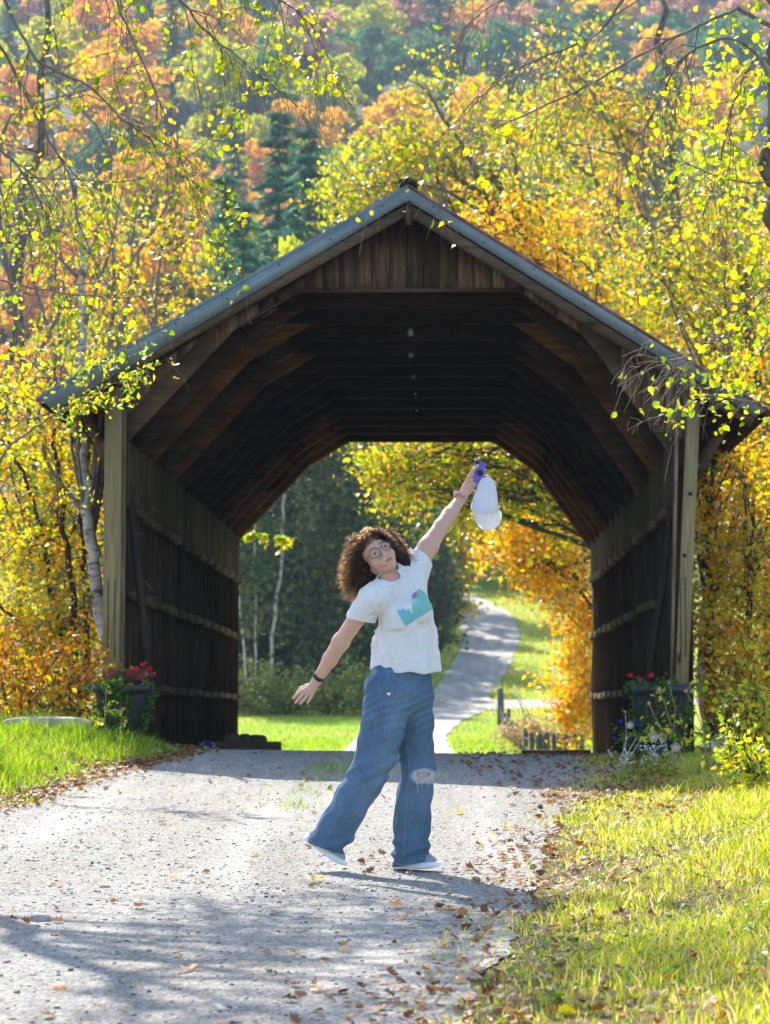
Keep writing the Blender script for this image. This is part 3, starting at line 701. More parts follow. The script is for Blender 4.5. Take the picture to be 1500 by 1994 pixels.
# --- left side
birch_px = [(232, 1400, 21.9), (206, 1250, 21.9), (188, 1100, 21.9), (172, 1010, 21.9), (165, 900, 21.9), (152, 780, 21.9), (160, 640, 22), (158, 480, 22.2), (140, 330, 22.4)]
crown_tree(1, "birch_tree", "white-barked birch with a bowed trunk left of the bridge post", G(218, 21.9), [G(218, 21.9, -.1)] + [P(*p) for p in birch_px], 0.075,
           [(P(230, 620, 22.5), (1.0, 1.0, 1.0)), (P(150, 380, 22.8), (1.0, 1, .9)), (P(80, 760, 22.6), (.7, .8, .7))], 26, 1900, 0.05, ML['yellow'], M_birch, gl, twigmat=MBt)
T = Tree(2); base = G(158, 22.6)
stems = [[(150, 1420), (140, 1330), (110, 1200), (90, 1080), (60, 960), (15, 860)], [(152, 1420), (150, 1300), (140, 1150), (125, 1000), (105, 850), (110, 700)], [(160, 1420), (165, 1300), (168, 1150), (160, 1000), (175, 880)],
         [(148, 1420), (110, 1300), (60, 1240), (0, 1180), (-60, 1140)], [(148, 1400), (100, 1330), (40, 1290), (-30, 1260)]]
for k, st in enumerate(stems):
    T.limb([base + [0, 0, -.1]] + [P(x, y, 22.6 + 0.25 * math.sin(k * 2 + i)) for i, (x, y) in enumerate(st)], 0.05 if k < 3 else 0.03, 0.012, n=22, L=0.75, lev=1, kids=4, trunk=True, t0=0.3)
T.done("maple_tree", "dark multi-stemmed maple with yellow leaves beside the left planter", base, ML['yellow'], MBd, 6000, 0.058, gl, twigmat=MBt, jit=0.09)
crown_tree(3, "maple_tree", "broad golden maple filling the left edge behind the multi-stemmed one", G(30, 28), [G(30, 28, -.1), P(40, 1200, 28), P(60, 900, 28), P(40, 600, 28)], 0.09,
           [(P(60, 950, 28), (1.6, 1.0, 2.0)), (P(30, 1250, 28), (1.4, .8, 1.0)), (P(150, 1200, 27.6), (.8, .8, 1.1))], 44, 9500, 0.064, ML['yellow'], MBk, gl, L=0.8, jit=0.12)
crown_tree(4, "poplar_tree", "tall thinly leaved poplar high behind the left birch", G(-60, 31), [G(-60, 31, -.1), P(-20, 1000, 31), P(30, 600, 31), P(80, 200, 31), P(100, -60, 31)], 0.10,
           [(P(60, 560, 31), (1.9, 1.3, 1.8)), (P(150, 250, 31), (1.8, 1.2, 1.6))], 40, 3000, 0.06, ML['mixed'], MBk, gl, L=0.9, twigmat=MBt, jit=0.12)
crown_tree(5, "birch_tree", "pale twiggy birch sapling above the left roof slope", G(290, 27.5), [G(290, 27.5, -.1), P(290, 1000, 27.5), P(300, 700, 27.5), P(310, 480, 27.5)], 0.045,
           [(P(330, 600, 27.5), (.75, .6, .75)), (P(260, 700, 27.5), (.8, .6, .6))], 60, 1300, 0.06, ML['yellow'], MBt, gl, L=0.6)
crown_tree(6, "maple_tree", "yellow-green maple low against the left side wall of bridge", G(110, 24), [G(110, 24, -.1), P(130, 1300, 24), P(110, 1150, 24), P(120, 1000, 24)], 0.05,
           [(P(100, 1150, 24), (.75, .7, 1.0)), (P(60, 850, 24), (.7, .6, .7))], 26, 4600, 0.055, ML['lime'], MBd, gl, L=0.6, jit=0.09)
# --- right side
crown_tree(11, "maple_tree", "green-gold maple reaching above the roof ridge from the right", G(1190, 37), [G(1190, 37, -.2), P(1170, 1000, 37), P(1110, 700, 37), P(1050, 480, 37), P(950, 330, 37)], 0.13,
           [(P(740, 260, 37), (.95, 1.0, 1.15)), (P(900, 330, 37), (1.5, 1.2, 1.6)), (P(1060, 520, 37), (1.7, 1.2, 1.3)), (P(720, 390, 36.6), (.7, .8, .5))], 60, 11500, 0.082, ML['maple'], MBk, gl, L=0.9, jit=0.13)
crown_tree(12, "maple_tree", "tall yellow maple filling upper right sky behind the roof", G(1380, 43), [G(1380, 43, -.2), P(1370, 1000, 43), P(1330, 600, 43), P(1310, 250, 43), P(1290, 0, 43)], 0.16,
           [(P(1320, 330, 43), (2.2, 1.4, 3.0)), (P(1130, 180, 43), (1.7, 1.2, 1.6)), (P(1420, 700, 43), (1.6, 1.2, 1.8))], 60, 9000, 0.095, ML['mixed'], MBk, gl, L=1.2, twigmat=MBt, jit=0.16)
crown_tree(13, "maple_tree", "orange maple low above the right roof slope", G(1230, 33.5), [G(1230, 33.5, -.2), P(1220, 1000, 33.5), P(1150, 750, 33.5), P(1080, 640, 33.5)], 0.10,
           [(P(1040, 560, 33.5), (1.2, .9, .8)), (P(1230, 700, 33.5), (1.3, .9, .8)), (P(1000, 480, 33.5), (.9, .8, .4))], 40, 7800, 0.078, ML['gold'], MBd, gl, L=0.8, jit=0.11)
crown_tree(14, "maple_tree", "straight dark-trunked golden maple just right of the bridge post", G(1385, 25.5), [G(1385, 25.5, -.1), P(1385, 1300, 25.5), P(1382, 1100, 25.5), P(1388, 940, 25.5), P(1395, 760, 25.5)], 0.06,
           [(P(1430, 1060, 25.8), (.7, .7, 1.4)), (P(1460, 1270, 25.6), (.65, .6, .8)), (P(1420, 820, 25.8), (.8, .6, .6))], 42, 8500, 0.06, ML['gold'], MBd, gl, L=0.6, jit=0.1)
crown_tree(15, "ash_tree", "lime and yellow ash at the right edge above the eave", G(1500, 29), [G(1500, 29, -.1), P(1495, 1100, 29), P(1480, 800, 29), P(1440, 500, 29)], 0.08,
           [(P(1450, 640, 29), (1.0, .8, 1.2)), (P(1370, 480, 29), (1.0, .8, 1.0)), (P(1490, 900, 29), (.8, .7, 1.1))], 42, 8000, 0.07, ML['maple'], MBk, gl, L=0.8, jit=0.1)
crown_tree(16, "maple_tree", "slender yellow maple pressed between the eave and right picture edge", G(1450, 23.3), [G(1450, 23.3, -.1), P(1455, 1250, 23.3), P(1462, 1100, 23.3), P(1470, 950, 23.3)], 0.035,
           [(P(1450, 1180, 23.3), (.5, .5, .9)), (P(1480, 980, 23.3), (.4, .4, .6))], 26, 3300, 0.056, ML['yellow'], MBd, gl, L=0.5, jit=0.08)
# --- beyond the bridge
gb = "trees framed by the bridge opening"
crown_tree(21, "maple_tree", "backlit green-yellow maple hanging into top of the bridge opening", G(1240, 39), [G(1240, 39, -.2), P(1240, 1150, 39), P(1190, 950, 39), P(1120, 820, 39)], 0.11,
           [(P(960, 900, 39), (1.9, 1.1, .55)), (P(780, 880, 39.3), (1.1, .9, .45)), (P(1060, 960, 39), (.9, .8, .7)), (P(760, 940, 38.6), (.5, .5, .35))], 62, 8500, 0.085, ML['maple'], MBd, gb, L=0.7, jit=0.1)
crown_tree(22, "maple_tree", "orange-gold maple along the right side of bridge opening", G(1215, 41), [G(1215, 41, -.2), P(1200, 1300, 41), P(1180, 1150, 41), P(1150, 1000, 41)], 0.09,
           [(P(1100, 1080, 41), (.95, .8, .75)), (P(1140, 1230, 41), (.45, .6, .9)), (P(1135, 1370, 40), (.35, .5, .5)), (P(1010, 1060, 41), (.6, .5, .35))], 56, 10500, 0.085, ML['gold'], MBd, gb, L=0.6, jit=0.1)
T = Tree(23); base = G(395, 35.2)
T.limb([base + [0, 0, -.1], P(400, 1300, 35.2), P(415, 1120, 35.2), P(440, 1070, 35.2), P(500, 1045, 35), P(548, 1052, 34.8)], 0.03, 0.004, n=9, L=0.22, lev=0, trunk=True, t0=0.7, droop=0.1)
T.done("ash_sapling", "ash sapling with one yellow twig reaching in at left of opening", base, ML['lime'], MBd, 130, 0.10, gb, jit=0.03, cat="sapling")
# woods across the field
gw = "trees of the shady wood across the field"
wl = [(330, 92, 20, 'green'), (400, 96, 16, 'mixed'), (455, 88, 15, 'green'), (512, 93, 17, 'green'), (560, 88, 14, 'mixed'), (612, 90, 16, 'green'), (665, 95, 15, 'mixed'), (700, 104, 14, 'green'), (760, 112, 13, 'green'), (815, 120, 11, 'mixed'), (640, 112, 18, 'green'), (480, 108, 19, 'mixed')]
wt_ = ["dark-bottomed green tree in the wood, ", "mixed gold and green tree in the wood, "]
ordn = ["farthest left, mostly behind bridge wall", "second from the left edge of the wood", "at left end of the opening", "between the two white birches", "just right of the white birches", "above the woman's lowered arm", "behind the woman's hair", "taller one behind her shoulder", "near the winding road", "nearest the bend of the road", "rearmost and tall behind her head", "rearmost and tall above the birches"]
for k, (px, d, h, cn) in enumerate(wl):
    b = G(px, d); top = b + [0, 0, h * .8]
    crown_tree(40 + k, "forest_tree", wt_[0 if cn == 'green' else 1] + ordn[k], b, [b + [0, 0, -.3], b + [.2, 0, h * .3], b + [-.1, 0, h * .55], top], 0.14,
               [(b + [0, 0, h * .62], (2.6, 2.2, h * .36)), (b + [0, -.8, h * .3], (2.3, 1.6, h * .24)), (b + [0, -1.0, h * .12], (2.2, 1.5, h * .1))], 40, 5200, 0.26, ML['woods' if k != 8 else cn], MBd, gw, L=1.6, sub=4, lev=0, jit=0.35, start=0.1)
for k, (pts, r_) in enumerate([([(525, 1350), (535, 1200), (548, 1090), (552, 1000), (560, 900)], .07), ([(497, 1340), (498, 1200), (497, 1060), (500, 940)], .045), ([(480, 1330), (470, 1200), (458, 1080), (452, 960)], .05)]):
    T = Tree(60 + k); d = 82 - k * 1.5; b = G(pts[0][0], d)
    T.limb([b + [0, 0, -.3]] + [P(x, y, d) for x, y in pts], r_, r_ * .5, n=16, L=1.4, lev=1, kids=3, trunk=True, t0=.45)
    T.done("birch_tree", ["leaning white birch, brightest of three trunks in the opening", "upright thin white birch in the middle of three trunks", "left-leaning white birch closest to the bridge wall in the opening"][k], b, ML['woods'], M_birch, 700, 0.2, "white birches at the edge of the far wood", twigmat=MBt, jit=.25)
# trees by the winding road
for k, (px, d, h, cn, w_) in enumerate([(842, 108, 6.0, 'woods', .9), (905, 165, 11, 'mixed', 3.2), (985, 170, 13, 'lime', 3.4), (1050, 160, 13, 'green', 3.0), (840, 175, 12, 'mixed', 3.4), (1110, 150, 12, 'mixed', 3.0), (790, 150, 12, 'woods', 3.0), (862, 129, 9.5, 'mixed', 1.6), (812, 121, 8, 'woods', 1.6)]):
    b = G(px, d); crown_tree(70 + k, "roadside_tree", ["small dark tree on the left verge where the road bends", "yellowish tree above top of the winding road", "lime green tree right of the road top", "green tree far up the right verge behind the orange maple", "gold and green tree left behind the road top", "mixed autumn tree at right behind the grassy slope", "green tree behind her raised elbow", "airy mixed tree shading the bend of the winding road", "small dark green tree left of the one shading the bend"][k],
        b, [b + [0, 0, -.3], b + [.1, 0, h * .4], b + [0, 0, h * .8]], 0.09 * h / 8, [(b + [0, 0, h * .6], (w_, w_ * .8, h * .4)), (b + [0, 0, h * .28], (w_ * .8, w_ * .7, h * .2))], 34, 3800 if k else 2600, 0.2 if k == 0 else .34, ML[cn], MBd, "trees along the winding road", L=1.2, sub=4, lev=0, jit=.3 if k else .15, start=.15)

# --- overhanging near trees (trunks stand just outside the picture)
T = Tree(101); b = np.array([-3.3, 13.4, float(H(-3.3, 13.4))])
tr_ = T.limb([b + [0, 0, -.1], b + [.05, 0, 1.6], b + [.1, .05, 3.0], b + [.25, .1, 4.4], b + [.3, .1, 6.2]], .13, .05, n=0, trunk=True)
L1 = [[(-260, 250), (-60, -60), (40, 60), (75, 120), (170, 165), (235, 230), (290, 270), (340, 335), (430, 385)],
      [(-260, 380), (-100, 330), (0, 355), (60, 346), (140, 350), (250, 352), (330, 328), (385, 292), (420, 258)],
      [(-260, 560), (-80, 530), (0, 545), (60, 560), (150, 575), (250, 580), (330, 562), (382, 528)],
      [(-230, -150), (100, -160), (260, -80), (345, -5), (400, 60), (450, 100), (520, 160), (590, 200)],
      [(-240, 60), (-80, 10), (0, 90), (45, 170), (90, 260), (135, 340), (150, 420), (190, 520), (230, 590)],
      [(-230, -150), (60, -130), (200, -40), (250, 60), (300, 170), (350, 300), (390, 420)],
      [(-240, 160), (-90, 200), (0, 285), (50, 345), (90, 420), (110, 500), (100, 600)],
      [(-230, -160), (150, -200), (420, -130), (520, -20), (600, 40), (640, 110)]]
for k, l in enumerate(L1):
    dd = 12.6 + 0.35 * math.sin(k * 1.7)
    thin = k in (1, 2)
    T.limb([P(x, y, dd + 0.12 * math.sin(i + k)) for i, (x, y) in enumerate(l)], .012 if not thin else .007, .002, n=26 if not thin else 7, L=0.5 if not thin else .16, lev=1 if not thin else 0, kids=4, droop=0.9, t0=0.3, spread=.6)
def overhang_cull(C):      # the outer sprays are thin, the crown above is full
    q = proj(C); r_ = np.random.RandomState(6).rand(len(C))
    return ~((q[:, 1] > -20) & (r_ > .55)) & ~((q[:, 0] > 480) & (q[:, 1] > 185))
# boughs over the road that dapple it (above the picture)
for k in range(15):
    p1 = np.array([-3.2 + (k * .37) % 3.1, 12.3 + (k * 1.37) % 4.9, 6.1 + .35 * math.sin(k * 1.3)])
    T.limb([tr_[-3 - k % 5], (tr_[-3] + p1) / 2 + [0, .3, .5], p1], .03, .006, n=16, L=.7, lev=1, kids=4, t0=.4)
T.done("birch_tree", "near birch whose drooping lime-leaved twigs hang over upper left", b, ML['lime'], MBk, 11500, 0.034, "near trees overhanging the picture", hexa=True, jit=.02, aspect=.78, twigmat=MBt, cull=overhang_cull)
T = Tree(102); b = np.array([2.75, 12.2, float(H(2.75, 12.2))])
tr_ = T.limb([b + [0, 0, -.1], b + [-.05, 0, 1.6], b + [-.2, 0, 2.8], P(1535, 420, 12.2), P(1522, 300, 12.2), P(1545, 60, 12.2), P(1560, -250, 12.2)], .12, .05, n=0, trunk=True)
L2 = [[(1520, 60), (1440, 20), (1425, 22), (1300, 80), (1200, 135), (1100, 190), (990, 240), (875, 295), (800, 335)],
      [(1560, -120), (1330, -60), (1215, 0), (1165, 65), (1050, 115), (975, 155), (900, 220), (825, 320)],
      [(1500, 260), (1490, 130), (1420, 75), (1330, 115), (1285, 200), (1230, 290), (1190, 370)],
      [(1520, 700), (1500, 562), (1450, 595), (1400, 628), (1345, 690)],
      [(1540, 640), (1500, 575), (1440, 640), (1375, 668), (1320, 700), (1240, 690)],
      [(1530, 300), (1500, 355), (1400, 345), (1330, 320), (1260, 380)],
      [(1540, 200), (1480, 110), (1430, 200), (1400, 330), (1370, 420)],
      [(1560, -160), (1240, -120), (1060, -30), (960, 10), (900, 60)],
      [(1540, 860), (1500, 790), (1440, 780), (1370, 770), (1320, 800), (1262, 815)]]
for k, l in enumerate(L2):
    dd = 12.3 + .3 * math.sin(k * 2.2)
    T.limb([P(x, y, dd + .1 * math.sin(i * 1.3 + k)) for i, (x, y) in enumerate(l)], (.012 if k in (0, 1, 2, 6) else .007), .002, n=20 if k != 8 else 8, L=.42 if k != 8 else .2, lev=1, kids=4, droop=.7, t0=.25, spread=.55)
E_ = []
rs = np.random.RandomState(8)
for (px, py, sx, sy, m) in [(1440, 380, 60, 180, 420), (1370, 260, 40, 60, 90), (1330, 310, 60, 60, 60), (1450, 700, 40, 80, 130), (1400, 760, 50, 22, 60), (1300, 800, 30, 14, 22), (1440, 130, 50, 90, 120), (990, 250, 4, 8, 3), (940, 350, 6, 8, 5), (1240, 340, 20, 20, 10)]:
    for _ in range(m): E_.append(P(px + rs.normal() * sx, py + rs.normal() * sy, 12.3 + rs.normal() * .25))
for k in range(9):
    p1 = np.array([2.2 - k * .36, 12.0 + math.sin(k * 2.1) * 1.3 - (k % 3) * .5, 5.3 + .5 * math.sin(k * 1.9)])
    T.limb([tr_[-2 - k % 4], (tr_[-2] + p1) / 2 + [0, .3, .4], p1], .03, .006, n=14, L=.7, lev=1, kids=4, t0=.4)
T.done("boxelder_tree", "near boxelder with bare twigs and few green leaves over upper right", b, ML['lime'], MBk, 420, 0.042, "near trees overhanging the picture", hexa=True, jit=.02, extra=np.array(E_), aspect=.7, twigmat=MBt)
# fine twig with small leaves at the left eave
T = Tree(103); b = np.array([-2.75, 16.8, float(H(-2.75, 16.8))])
T.limb([b + [0, 0, -.1], P(-40, 1100, 16.8), P(0, 900, 16.8), P(60, 840, 16.8), P(120, 800, 16.8), P(180, 765, 16.8), P(238, 738, 16.8)], .016, .002, n=16, L=.28, lev=1, kids=3, t0=.45, trunk=True)
T.limb([P(0, 1090, 16.8), P(50, 1040, 16.8), P(95, 990, 16.8), P(150, 950, 16.8)], .006, .002, n=6, L=.2, lev=0, t0=.3)
T.done("willow_sapling", "slim sapling with tiny yellow-green leaves crossing the left eave", b, ML['lime'], MBt, 620, 0.04, cat="sapling", jit=.03, aspect=.5)
# shrubs
gs = "shrubs along the right bank"
def shrub(seed, px, d, w_, h, n, ls, m, label, nm="shrub", group=None, asp=.65, up=1.2):
    T = Tree(seed); b = G(px, d)
    for k in range(18):
        a = T.r.uniform(0, 6.28); q = b + [w_ * .25 * math.cos(a), w_ * .25 * math.sin(a), -.05]
        T.grow(q, (math.cos(a) * .55, math.sin(a) * .55, up), h * T.r.uniform(.6, 1.05), .008 * max(1, h), 1, .35, .12, 6)
    return T.done(nm, label, b, m, MBd, n, ls, group, "shrub", jit=.05 * max(1, h), aspect=asp)
shrub(201, 1508, 17.4, .35, .85, 1500, .05, ML['lime'], "leafy lime green shrub at right edge beside the white marker", group=gs)
shrub(202, 1510, 15.2, .3, .5, 700, .045, ML['lime'], "smaller lime shrub in front of the large one at right edge", group=gs)
shrub(203, 1400, 21.5, .9, 1.3, 2600, .06, ML['gold'], "golden orange shrub just behind the right planter", group=gs)
shrub(204, 70, 21.4, 1.0, 1.1, 2200, .055, ML['orange'], "rusty orange shrub behind the stone block on the left")
shrub(205, 20, 20.6, .8, .8, 1300, .05, ML['mixed'], "mixed brown and yellow shrub at the left picture edge")
for k, (px, w_) in enumerate([(440, 2.0), (480, 2.2), (525, 2.2), (570, 2.2), (610, 2.0), (655, 2.4), (695, 2.2)]):
    shrub(210 + k, px, 79 + (k % 2) * 2.5, w_, 1.5 + .2 * (k % 3), 1500, .14, ML['shrub'], "grey-green field-edge shrub, " + ["first from the bridge wall", "second from the bridge wall, in front of thin birch", "third from the wall, under the leaning birch", "fourth from the wall, left of her hand", "fifth, right behind her lowered hand", "sixth, partly behind her thigh", "last, fully behind her hip"][k], group="shrubs between the lawn and the wood")
shrub(220, 1050, 46, 1.3, .8, 2000, .05, mat_leaf("dry_flower", [(0.45, 0.30, 0.20), (0.50, 0.36, 0.16), (0.36, 0.34, 0.12), (0.42, 0.22, 0.18)]), "dry pinkish flowering bush behind the picket posts, left one", nm="flower_bush", group="dry flower bushes behind the fence")
shrub(221, 1100, 46.6, 1.3, .8, 2000, .05, bpy.data.materials["dry_flower"], "dry pinkish flowering bush behind the picket posts, right one", nm="flower_bush", group="dry flower bushes behind the fence")

# --- hillside forest: individual trees copied from a few kinds
def far_crown(seed, kind):
    r = np.random.RandomState(seed); mb = MB(); tm_ = MB(); Cs = []
    if kind == 'round':
        h = 11.0; tm_.tube([(0, 0, -1.5), (0.1, 0, 3), (0, .1, 7)], [.25, .2, .08], 6)
        for k in range(26):
            u = unit(r.normal(size=3)) * r.uniform(.5, 1) ; c_ = np.array([0, 0, 6.6]) + u * [3.4, 3.4, 3.6]
            tm_.tube([(0, 0, 3 + 2 * r.rand()), (c_ * [.5, .5, .8]), c_], [.1, .06, .02], 4, cap=False)
            m = 120; v = r.normal(size=(m, 3)); v /= np.linalg.norm(v, axis=1, keepdims=True); v *= r.uniform(.6, 1.0, (m, 1)) * r.uniform(.9, 1.6)
            v[:, 2] = np.abs(v[:, 2]) * .9 - .25; Cs.append(c_ + v)
        leaf_mesh(mb, np.concatenate(Cs), .42, r, aspect=.8)
    else:
        h = 22.0; tm_.tube([(0, 0, -1.5), (0, 0, h)], [.3, .03], 6)
        dirs = []
        for lv in range(34):
            z = 2.0 + (h - 2.2) * lv / 33; rad = (1 - (z - 2) / (h - 1.2)) ** .85 * 4.0 * r.uniform(.8, 1.15) + .15
            for k in range(9):
                a = r.uniform(0, 6.28); rr = rad * r.uniform(.6, 1.1)
                for q in np.linspace(.15, 1, max(3, int(rr * 3.5))):
                    for _ in range(2):
                        Cs.append([math.cos(a) * rr * q + r.normal() * .12, math.sin(a) * rr * q + r.normal() * .12, z - .28 * rr * q * q + .15 * q + r.normal() * .08]); dirs.append([math.cos(a), math.sin(a), -.25])
        leaf_mesh(mb, np.array(Cs), .62, r, aspect=.4, dirs=np.array(dirs))
    return tm_, mb
FM = {  # hillside haze is partly mixed into these cooler, paler leaf colours
 'far_gold': mat_leaf("far_gold", [(0.80, 0.46, 0.05), (0.86, 0.52, 0.07), (0.66, 0.40, 0.05)], .5, .7, .2),
 'far_orange': mat_leaf("far_orange", [(0.80, 0.38, 0.12), (0.82, 0.44, 0.14), (0.64, 0.32, 0.10)], .5, .7, .2),
 'far_rust': mat_leaf("far_rust", [(0.58, 0.28, 0.20), (0.50, 0.28, 0.22), (0.62, 0.36, 0.24)], .5, .7, .2),
 'far_green': mat_leaf("far_green", [(0.10, 0.25, 0.10), (0.19, 0.32, 0.10), (0.06, 0.18, 0.10)], .4, .7, .2),
 'far_lime': mat_leaf("far_lime", [(0.54, 0.56, 0.06), (0.66, 0.58, 0.07), (0.40, 0.46, 0.05)], .5, .7, .2),
 'far_pine': mat_leaf("far_pine", [(0.04, 0.13, 0.085), (0.08, 0.19, 0.09), (0.05, 0.15, 0.11)], .3, .8, .2)}
FD = {'far_gold': 'gold', 'far_orange': 'orange', 'far_rust': 'rust red', 'far_green': 'dull green', 'far_lime': 'yellow-green', 'far_pine': 'dark evergreen'}
shapes = {}
def far_proto(kind, seed, matk):
    key = (kind, seed, matk)
    if key not in shapes:
        g0 = (kind, seed)
        if g0 not in shapes: shapes[g0] = far_crown(seed, kind)
        tm_, mb = shapes[g0]
        a = tm_.build("trunk", MBd); b_ = mb.build("crown", FM[matk]); shapes[key] = (a.data, b_.data)
        bpy.data.objects.remove(a); bpy.data.objects.remove(b_)
    return shapes[key]
def far_tree(kind, seed, matk, loc, s_, rz, label, group, nm):
    da, db = far_proto(kind, seed, matk)
    e = empty(nm, tuple(loc), rz, label, "tree", group); e.scale = s_
    for n_2, d_ in (("trunk", da), ("crown", db)):
        o = bpy.data.objects.new(n_2, d_); COL.objects.link(o); o.parent = e
    return e
r = np.random.RandomState(77); d = 172.0; cnt = 0; row = 0
while d < 640:
    hw = d * .172 + 5; stp = 8.6 + d * .010; n = int(2 * hw / stp)
    for k in range(n):
        x = -hw + (k + .5 + (row % 2) * .5 - .25) * stp + r.uniform(-2, 2); y = d + r.uniform(-4, 4)
        if abs(x - float(road_c(172))) < 8 and y < 185: continue
        f = wobble(x, y, 500, .012) + r.normal() * .55
        f2 = wobble(x, y, 501, .02) + r.normal() * .4
        if f2 > .75: mk, kd, nm = 'far_pine', 'pine', 'pine_tree'
        else:
            mk = ['far_orange', 'far_gold', 'far_lime', 'far_green', 'far_green', 'far_green', 'far_rust'][int(np.clip((f + 1.5) * 2.2, 0, 6))]; kd, nm = 'round', 'hillside_tree'
            if d > 380 and r.rand() < .35: mk = 'far_rust'
        s0 = r.uniform(.92, 1.42) * (1 + d / 1300); z = float(H(x, y))
        if kd == 'pine': s0 *= .75
        far_tree(kd, [301, 302, 303, 304][r.randint(4)] if kd == 'round' else 311 + r.randint(2), mk, (x, y, z - .3), (s0, s0, s0 * r.uniform(.9, 1.2)), r.uniform(0, 6.28),
                 ("%s tree among its like on the hazy far hillside" % FD[mk]), "%s trees on the far hillside" % FD[mk], nm); cnt += 1
    d += 15 + d * .022; row += 1
print("hill trees", cnt)
gp = "tall pines standing above the left roof slope"
for k, (px, top, d, w_) in enumerate([(540, 222, 140, 1.5), (600, 255, 133, 1.35), (435, 345, 128, 1.1), (655, 370, 150, 1.1), (470, 400, 118, 1.0), (572, 410, 120, 1.0)]):
    b = G(px, d); zt = P(px, top, d)[2]; s0 = (zt - b[2]) / 22.0
    far_tree('pine', 311 + k % 2, 'far_pine', b, (w_, w_, s0), k * 1.3,
             ["tallest pine, rising left of centre above the roof", "second tall pine, close right of the tallest", "shorter dark pine farthest left of the pines", "pine nearest the bridge ridge, half hidden by maple", "low pine in front of the tallest one's left side", "low pine just above the roof between the two tall ones"][k], gp, "pine_tree")
for k, (px, top, d, mk, w_) in enumerate([(495, 330, 150, 'far_lime', 1.0), (590, 440, 112, 'far_lime', .7), (650, 300, 165, 'far_lime', 1.0), (400, 480, 125, 'far_gold', .9), (430, 560, 100, 'far_lime', .6), (520, 500, 105, 'far_green', .65), (340, 420, 140, 'far_gold', 1.0)]):
    b = G(px, d); zt = P(px, top, d)[2]; s0 = (zt - b[2]) / 10.8
    far_tree('round', 301 + k % 4, mk, b, (w_, w_, s0), k * .9,
             ["tall yellow-green tree behind the pines' left side", "yellow-green tree in front of the second tall pine", "yellow-green tree between the pines and ridge maple", "gold tree left of the pines", "low yellow-green tree just over the left roof slope", "green tree below the tallest pine just above roof", "gold tree behind the left birch twigs"][k], "trees mixed among the tall pines", "deciduous_tree")
# ------------------------------------------------------------------ grass, litter
def blades(mb, x, y, h, w_, rs, bend=.5, segs=2):
    n = len(x); z = H(x, y); a = rs.uniform(0, 6.28, n); s_ = np.stack([np.cos(a), np.sin(a), np.zeros(n)], 1)
    b = rs.uniform(0, 6.28, n); lean = np.stack([np.cos(b), np.sin(b), np.zeros(n)], 1) * (h * rs.uniform(.1, bend * 1.6, n))[:, None]
    base = np.stack([x, y, z - .01], 1); up = np.array([0, 0, 1.0]) * h[:, None]
    m = base + up * .55 + lean * .3; tip = base + up * rs.uniform(.75, 1, n)[:, None] + lean
    W = (w_ * s_.T).T if np.ndim(w_) else w_ * s_
    V = np.stack([base - W, base + W, m + W * .8, m - W * .8, tip], 1).reshape(-1, 3); o = np.arange(n)[:, None] * 5
    mb.add(V, o + [0, 1, 2, 3]); mb.add(np.zeros((0, 3)), np.zeros((0, 3), int)); mb.f.append((o + [3, 2, 4] + (mb.n - n * 5), 0)); return mb
M_grassR = mat_leaf("grass_bright", [(0.50, 0.54, 0.04), (0.62, 0.60, 0.07), (0.34, 0.44, 0.03), (0.72, 0.62, 0.16), (0.24, 0.34, 0.02), (0.74, 0.60, 0.26)], .5, .5, .35)
M_grassL = mat_leaf("grass_green", [(0.20, 0.36, 0.02), (0.30, 0.46, 0.03), (0.38, 0.50, 0.03), (0.12, 0.24, 0.02), (0.48, 0.50, 0.08)], .5, .5, .35)
rs = np.random.RandomState(50)
def inR(x, y): e = (x - xr(y)); pn = wobble(x, y, 61, 1.1); return rs.rand(len(x)) < np.clip(.04 + smooth01((e + .1 + .22 * pn) / .55), 0, 1) * (e > -.25) * np.clip(.62 + .5 * wobble(x, y, 62, 2.3), .25, 1)
n = 170000; y = 5.3 + 15.0 * rs.rand(n) ** 1.15; x = rs.uniform(-.2, 3.6, n); k = (x < y * .172 + .5) & inR(x, y); x, y = x[k], y[k]
h = rs.uniform(.02, .075, len(x)) * (1 + .6 * smooth01((x - xr(y) - .3) / .8)) * (.8 + .5 * wobble(x, y, 63, 3)) .clip(.4, 2)
tag(blades(MB(), x, y, h, .0022 * (.7 + y / 14), rs).build("roadside_grass", M_grassR), "sunlit yellow-green grass covering the right roadside bank", "grass", kind='stuff')
n = 60000; y = 10 + 11.0 * rs.rand(n); x = -rs.uniform(.9, 4.6, n); e = xl(y) - x; k = (x > -y * .172 - .5) & (rs.rand(n) < smooth01((e + .05 + .2 * wobble(x, y, 64, 1.5)) / .35)); x, y = x[k], y[k]
h = rs.uniform(.06, .19, len(x)) * (.85 + .5 * wobble(x, y, 65, 3)).clip(.4, 2) * (.45 + .55 * smooth01((xl(y) - x) / .6))
tag(blades(MB(), x, y, h, .0035, rs, .6).build("roadside_grass", M_grassL), "long green grass on the left bank below the planter", "grass", kind='stuff')
n = 16000; y = 5.4 + 12 * rs.rand(n); x = rs.uniform(-.2, 3.2, n); k = (x < y * .172 + .4) & inR(x, y) & (wobble(x, y, 66, 1.7) > .15); x, y = x[k], y[k]
C_ = np.stack([x, y, H(x, y) + rs.uniform(.01, .05, len(x))], 1)
tag(leaf_mesh(MB(), C_, .022, rs, aspect=.95, updir=2.5, dirs=np.stack([rs.normal(size=len(x)), rs.normal(size=len(x)), np.zeros(len(x))], 1)).build("clover_patches", mat_leaf("clover", [(0.12, 0.26, 0.03), (0.20, 0.34, 0.04), (0.08, 0.18, 0.03)], .4)), "low clover and broadleaf weeds in the right verge", "weeds", kind='stuff')
M_straw = mat_leaf("straw", [(0.62, 0.50, 0.26), (0.50, 0.38, 0.18), (0.72, 0.62, 0.38)], .4)
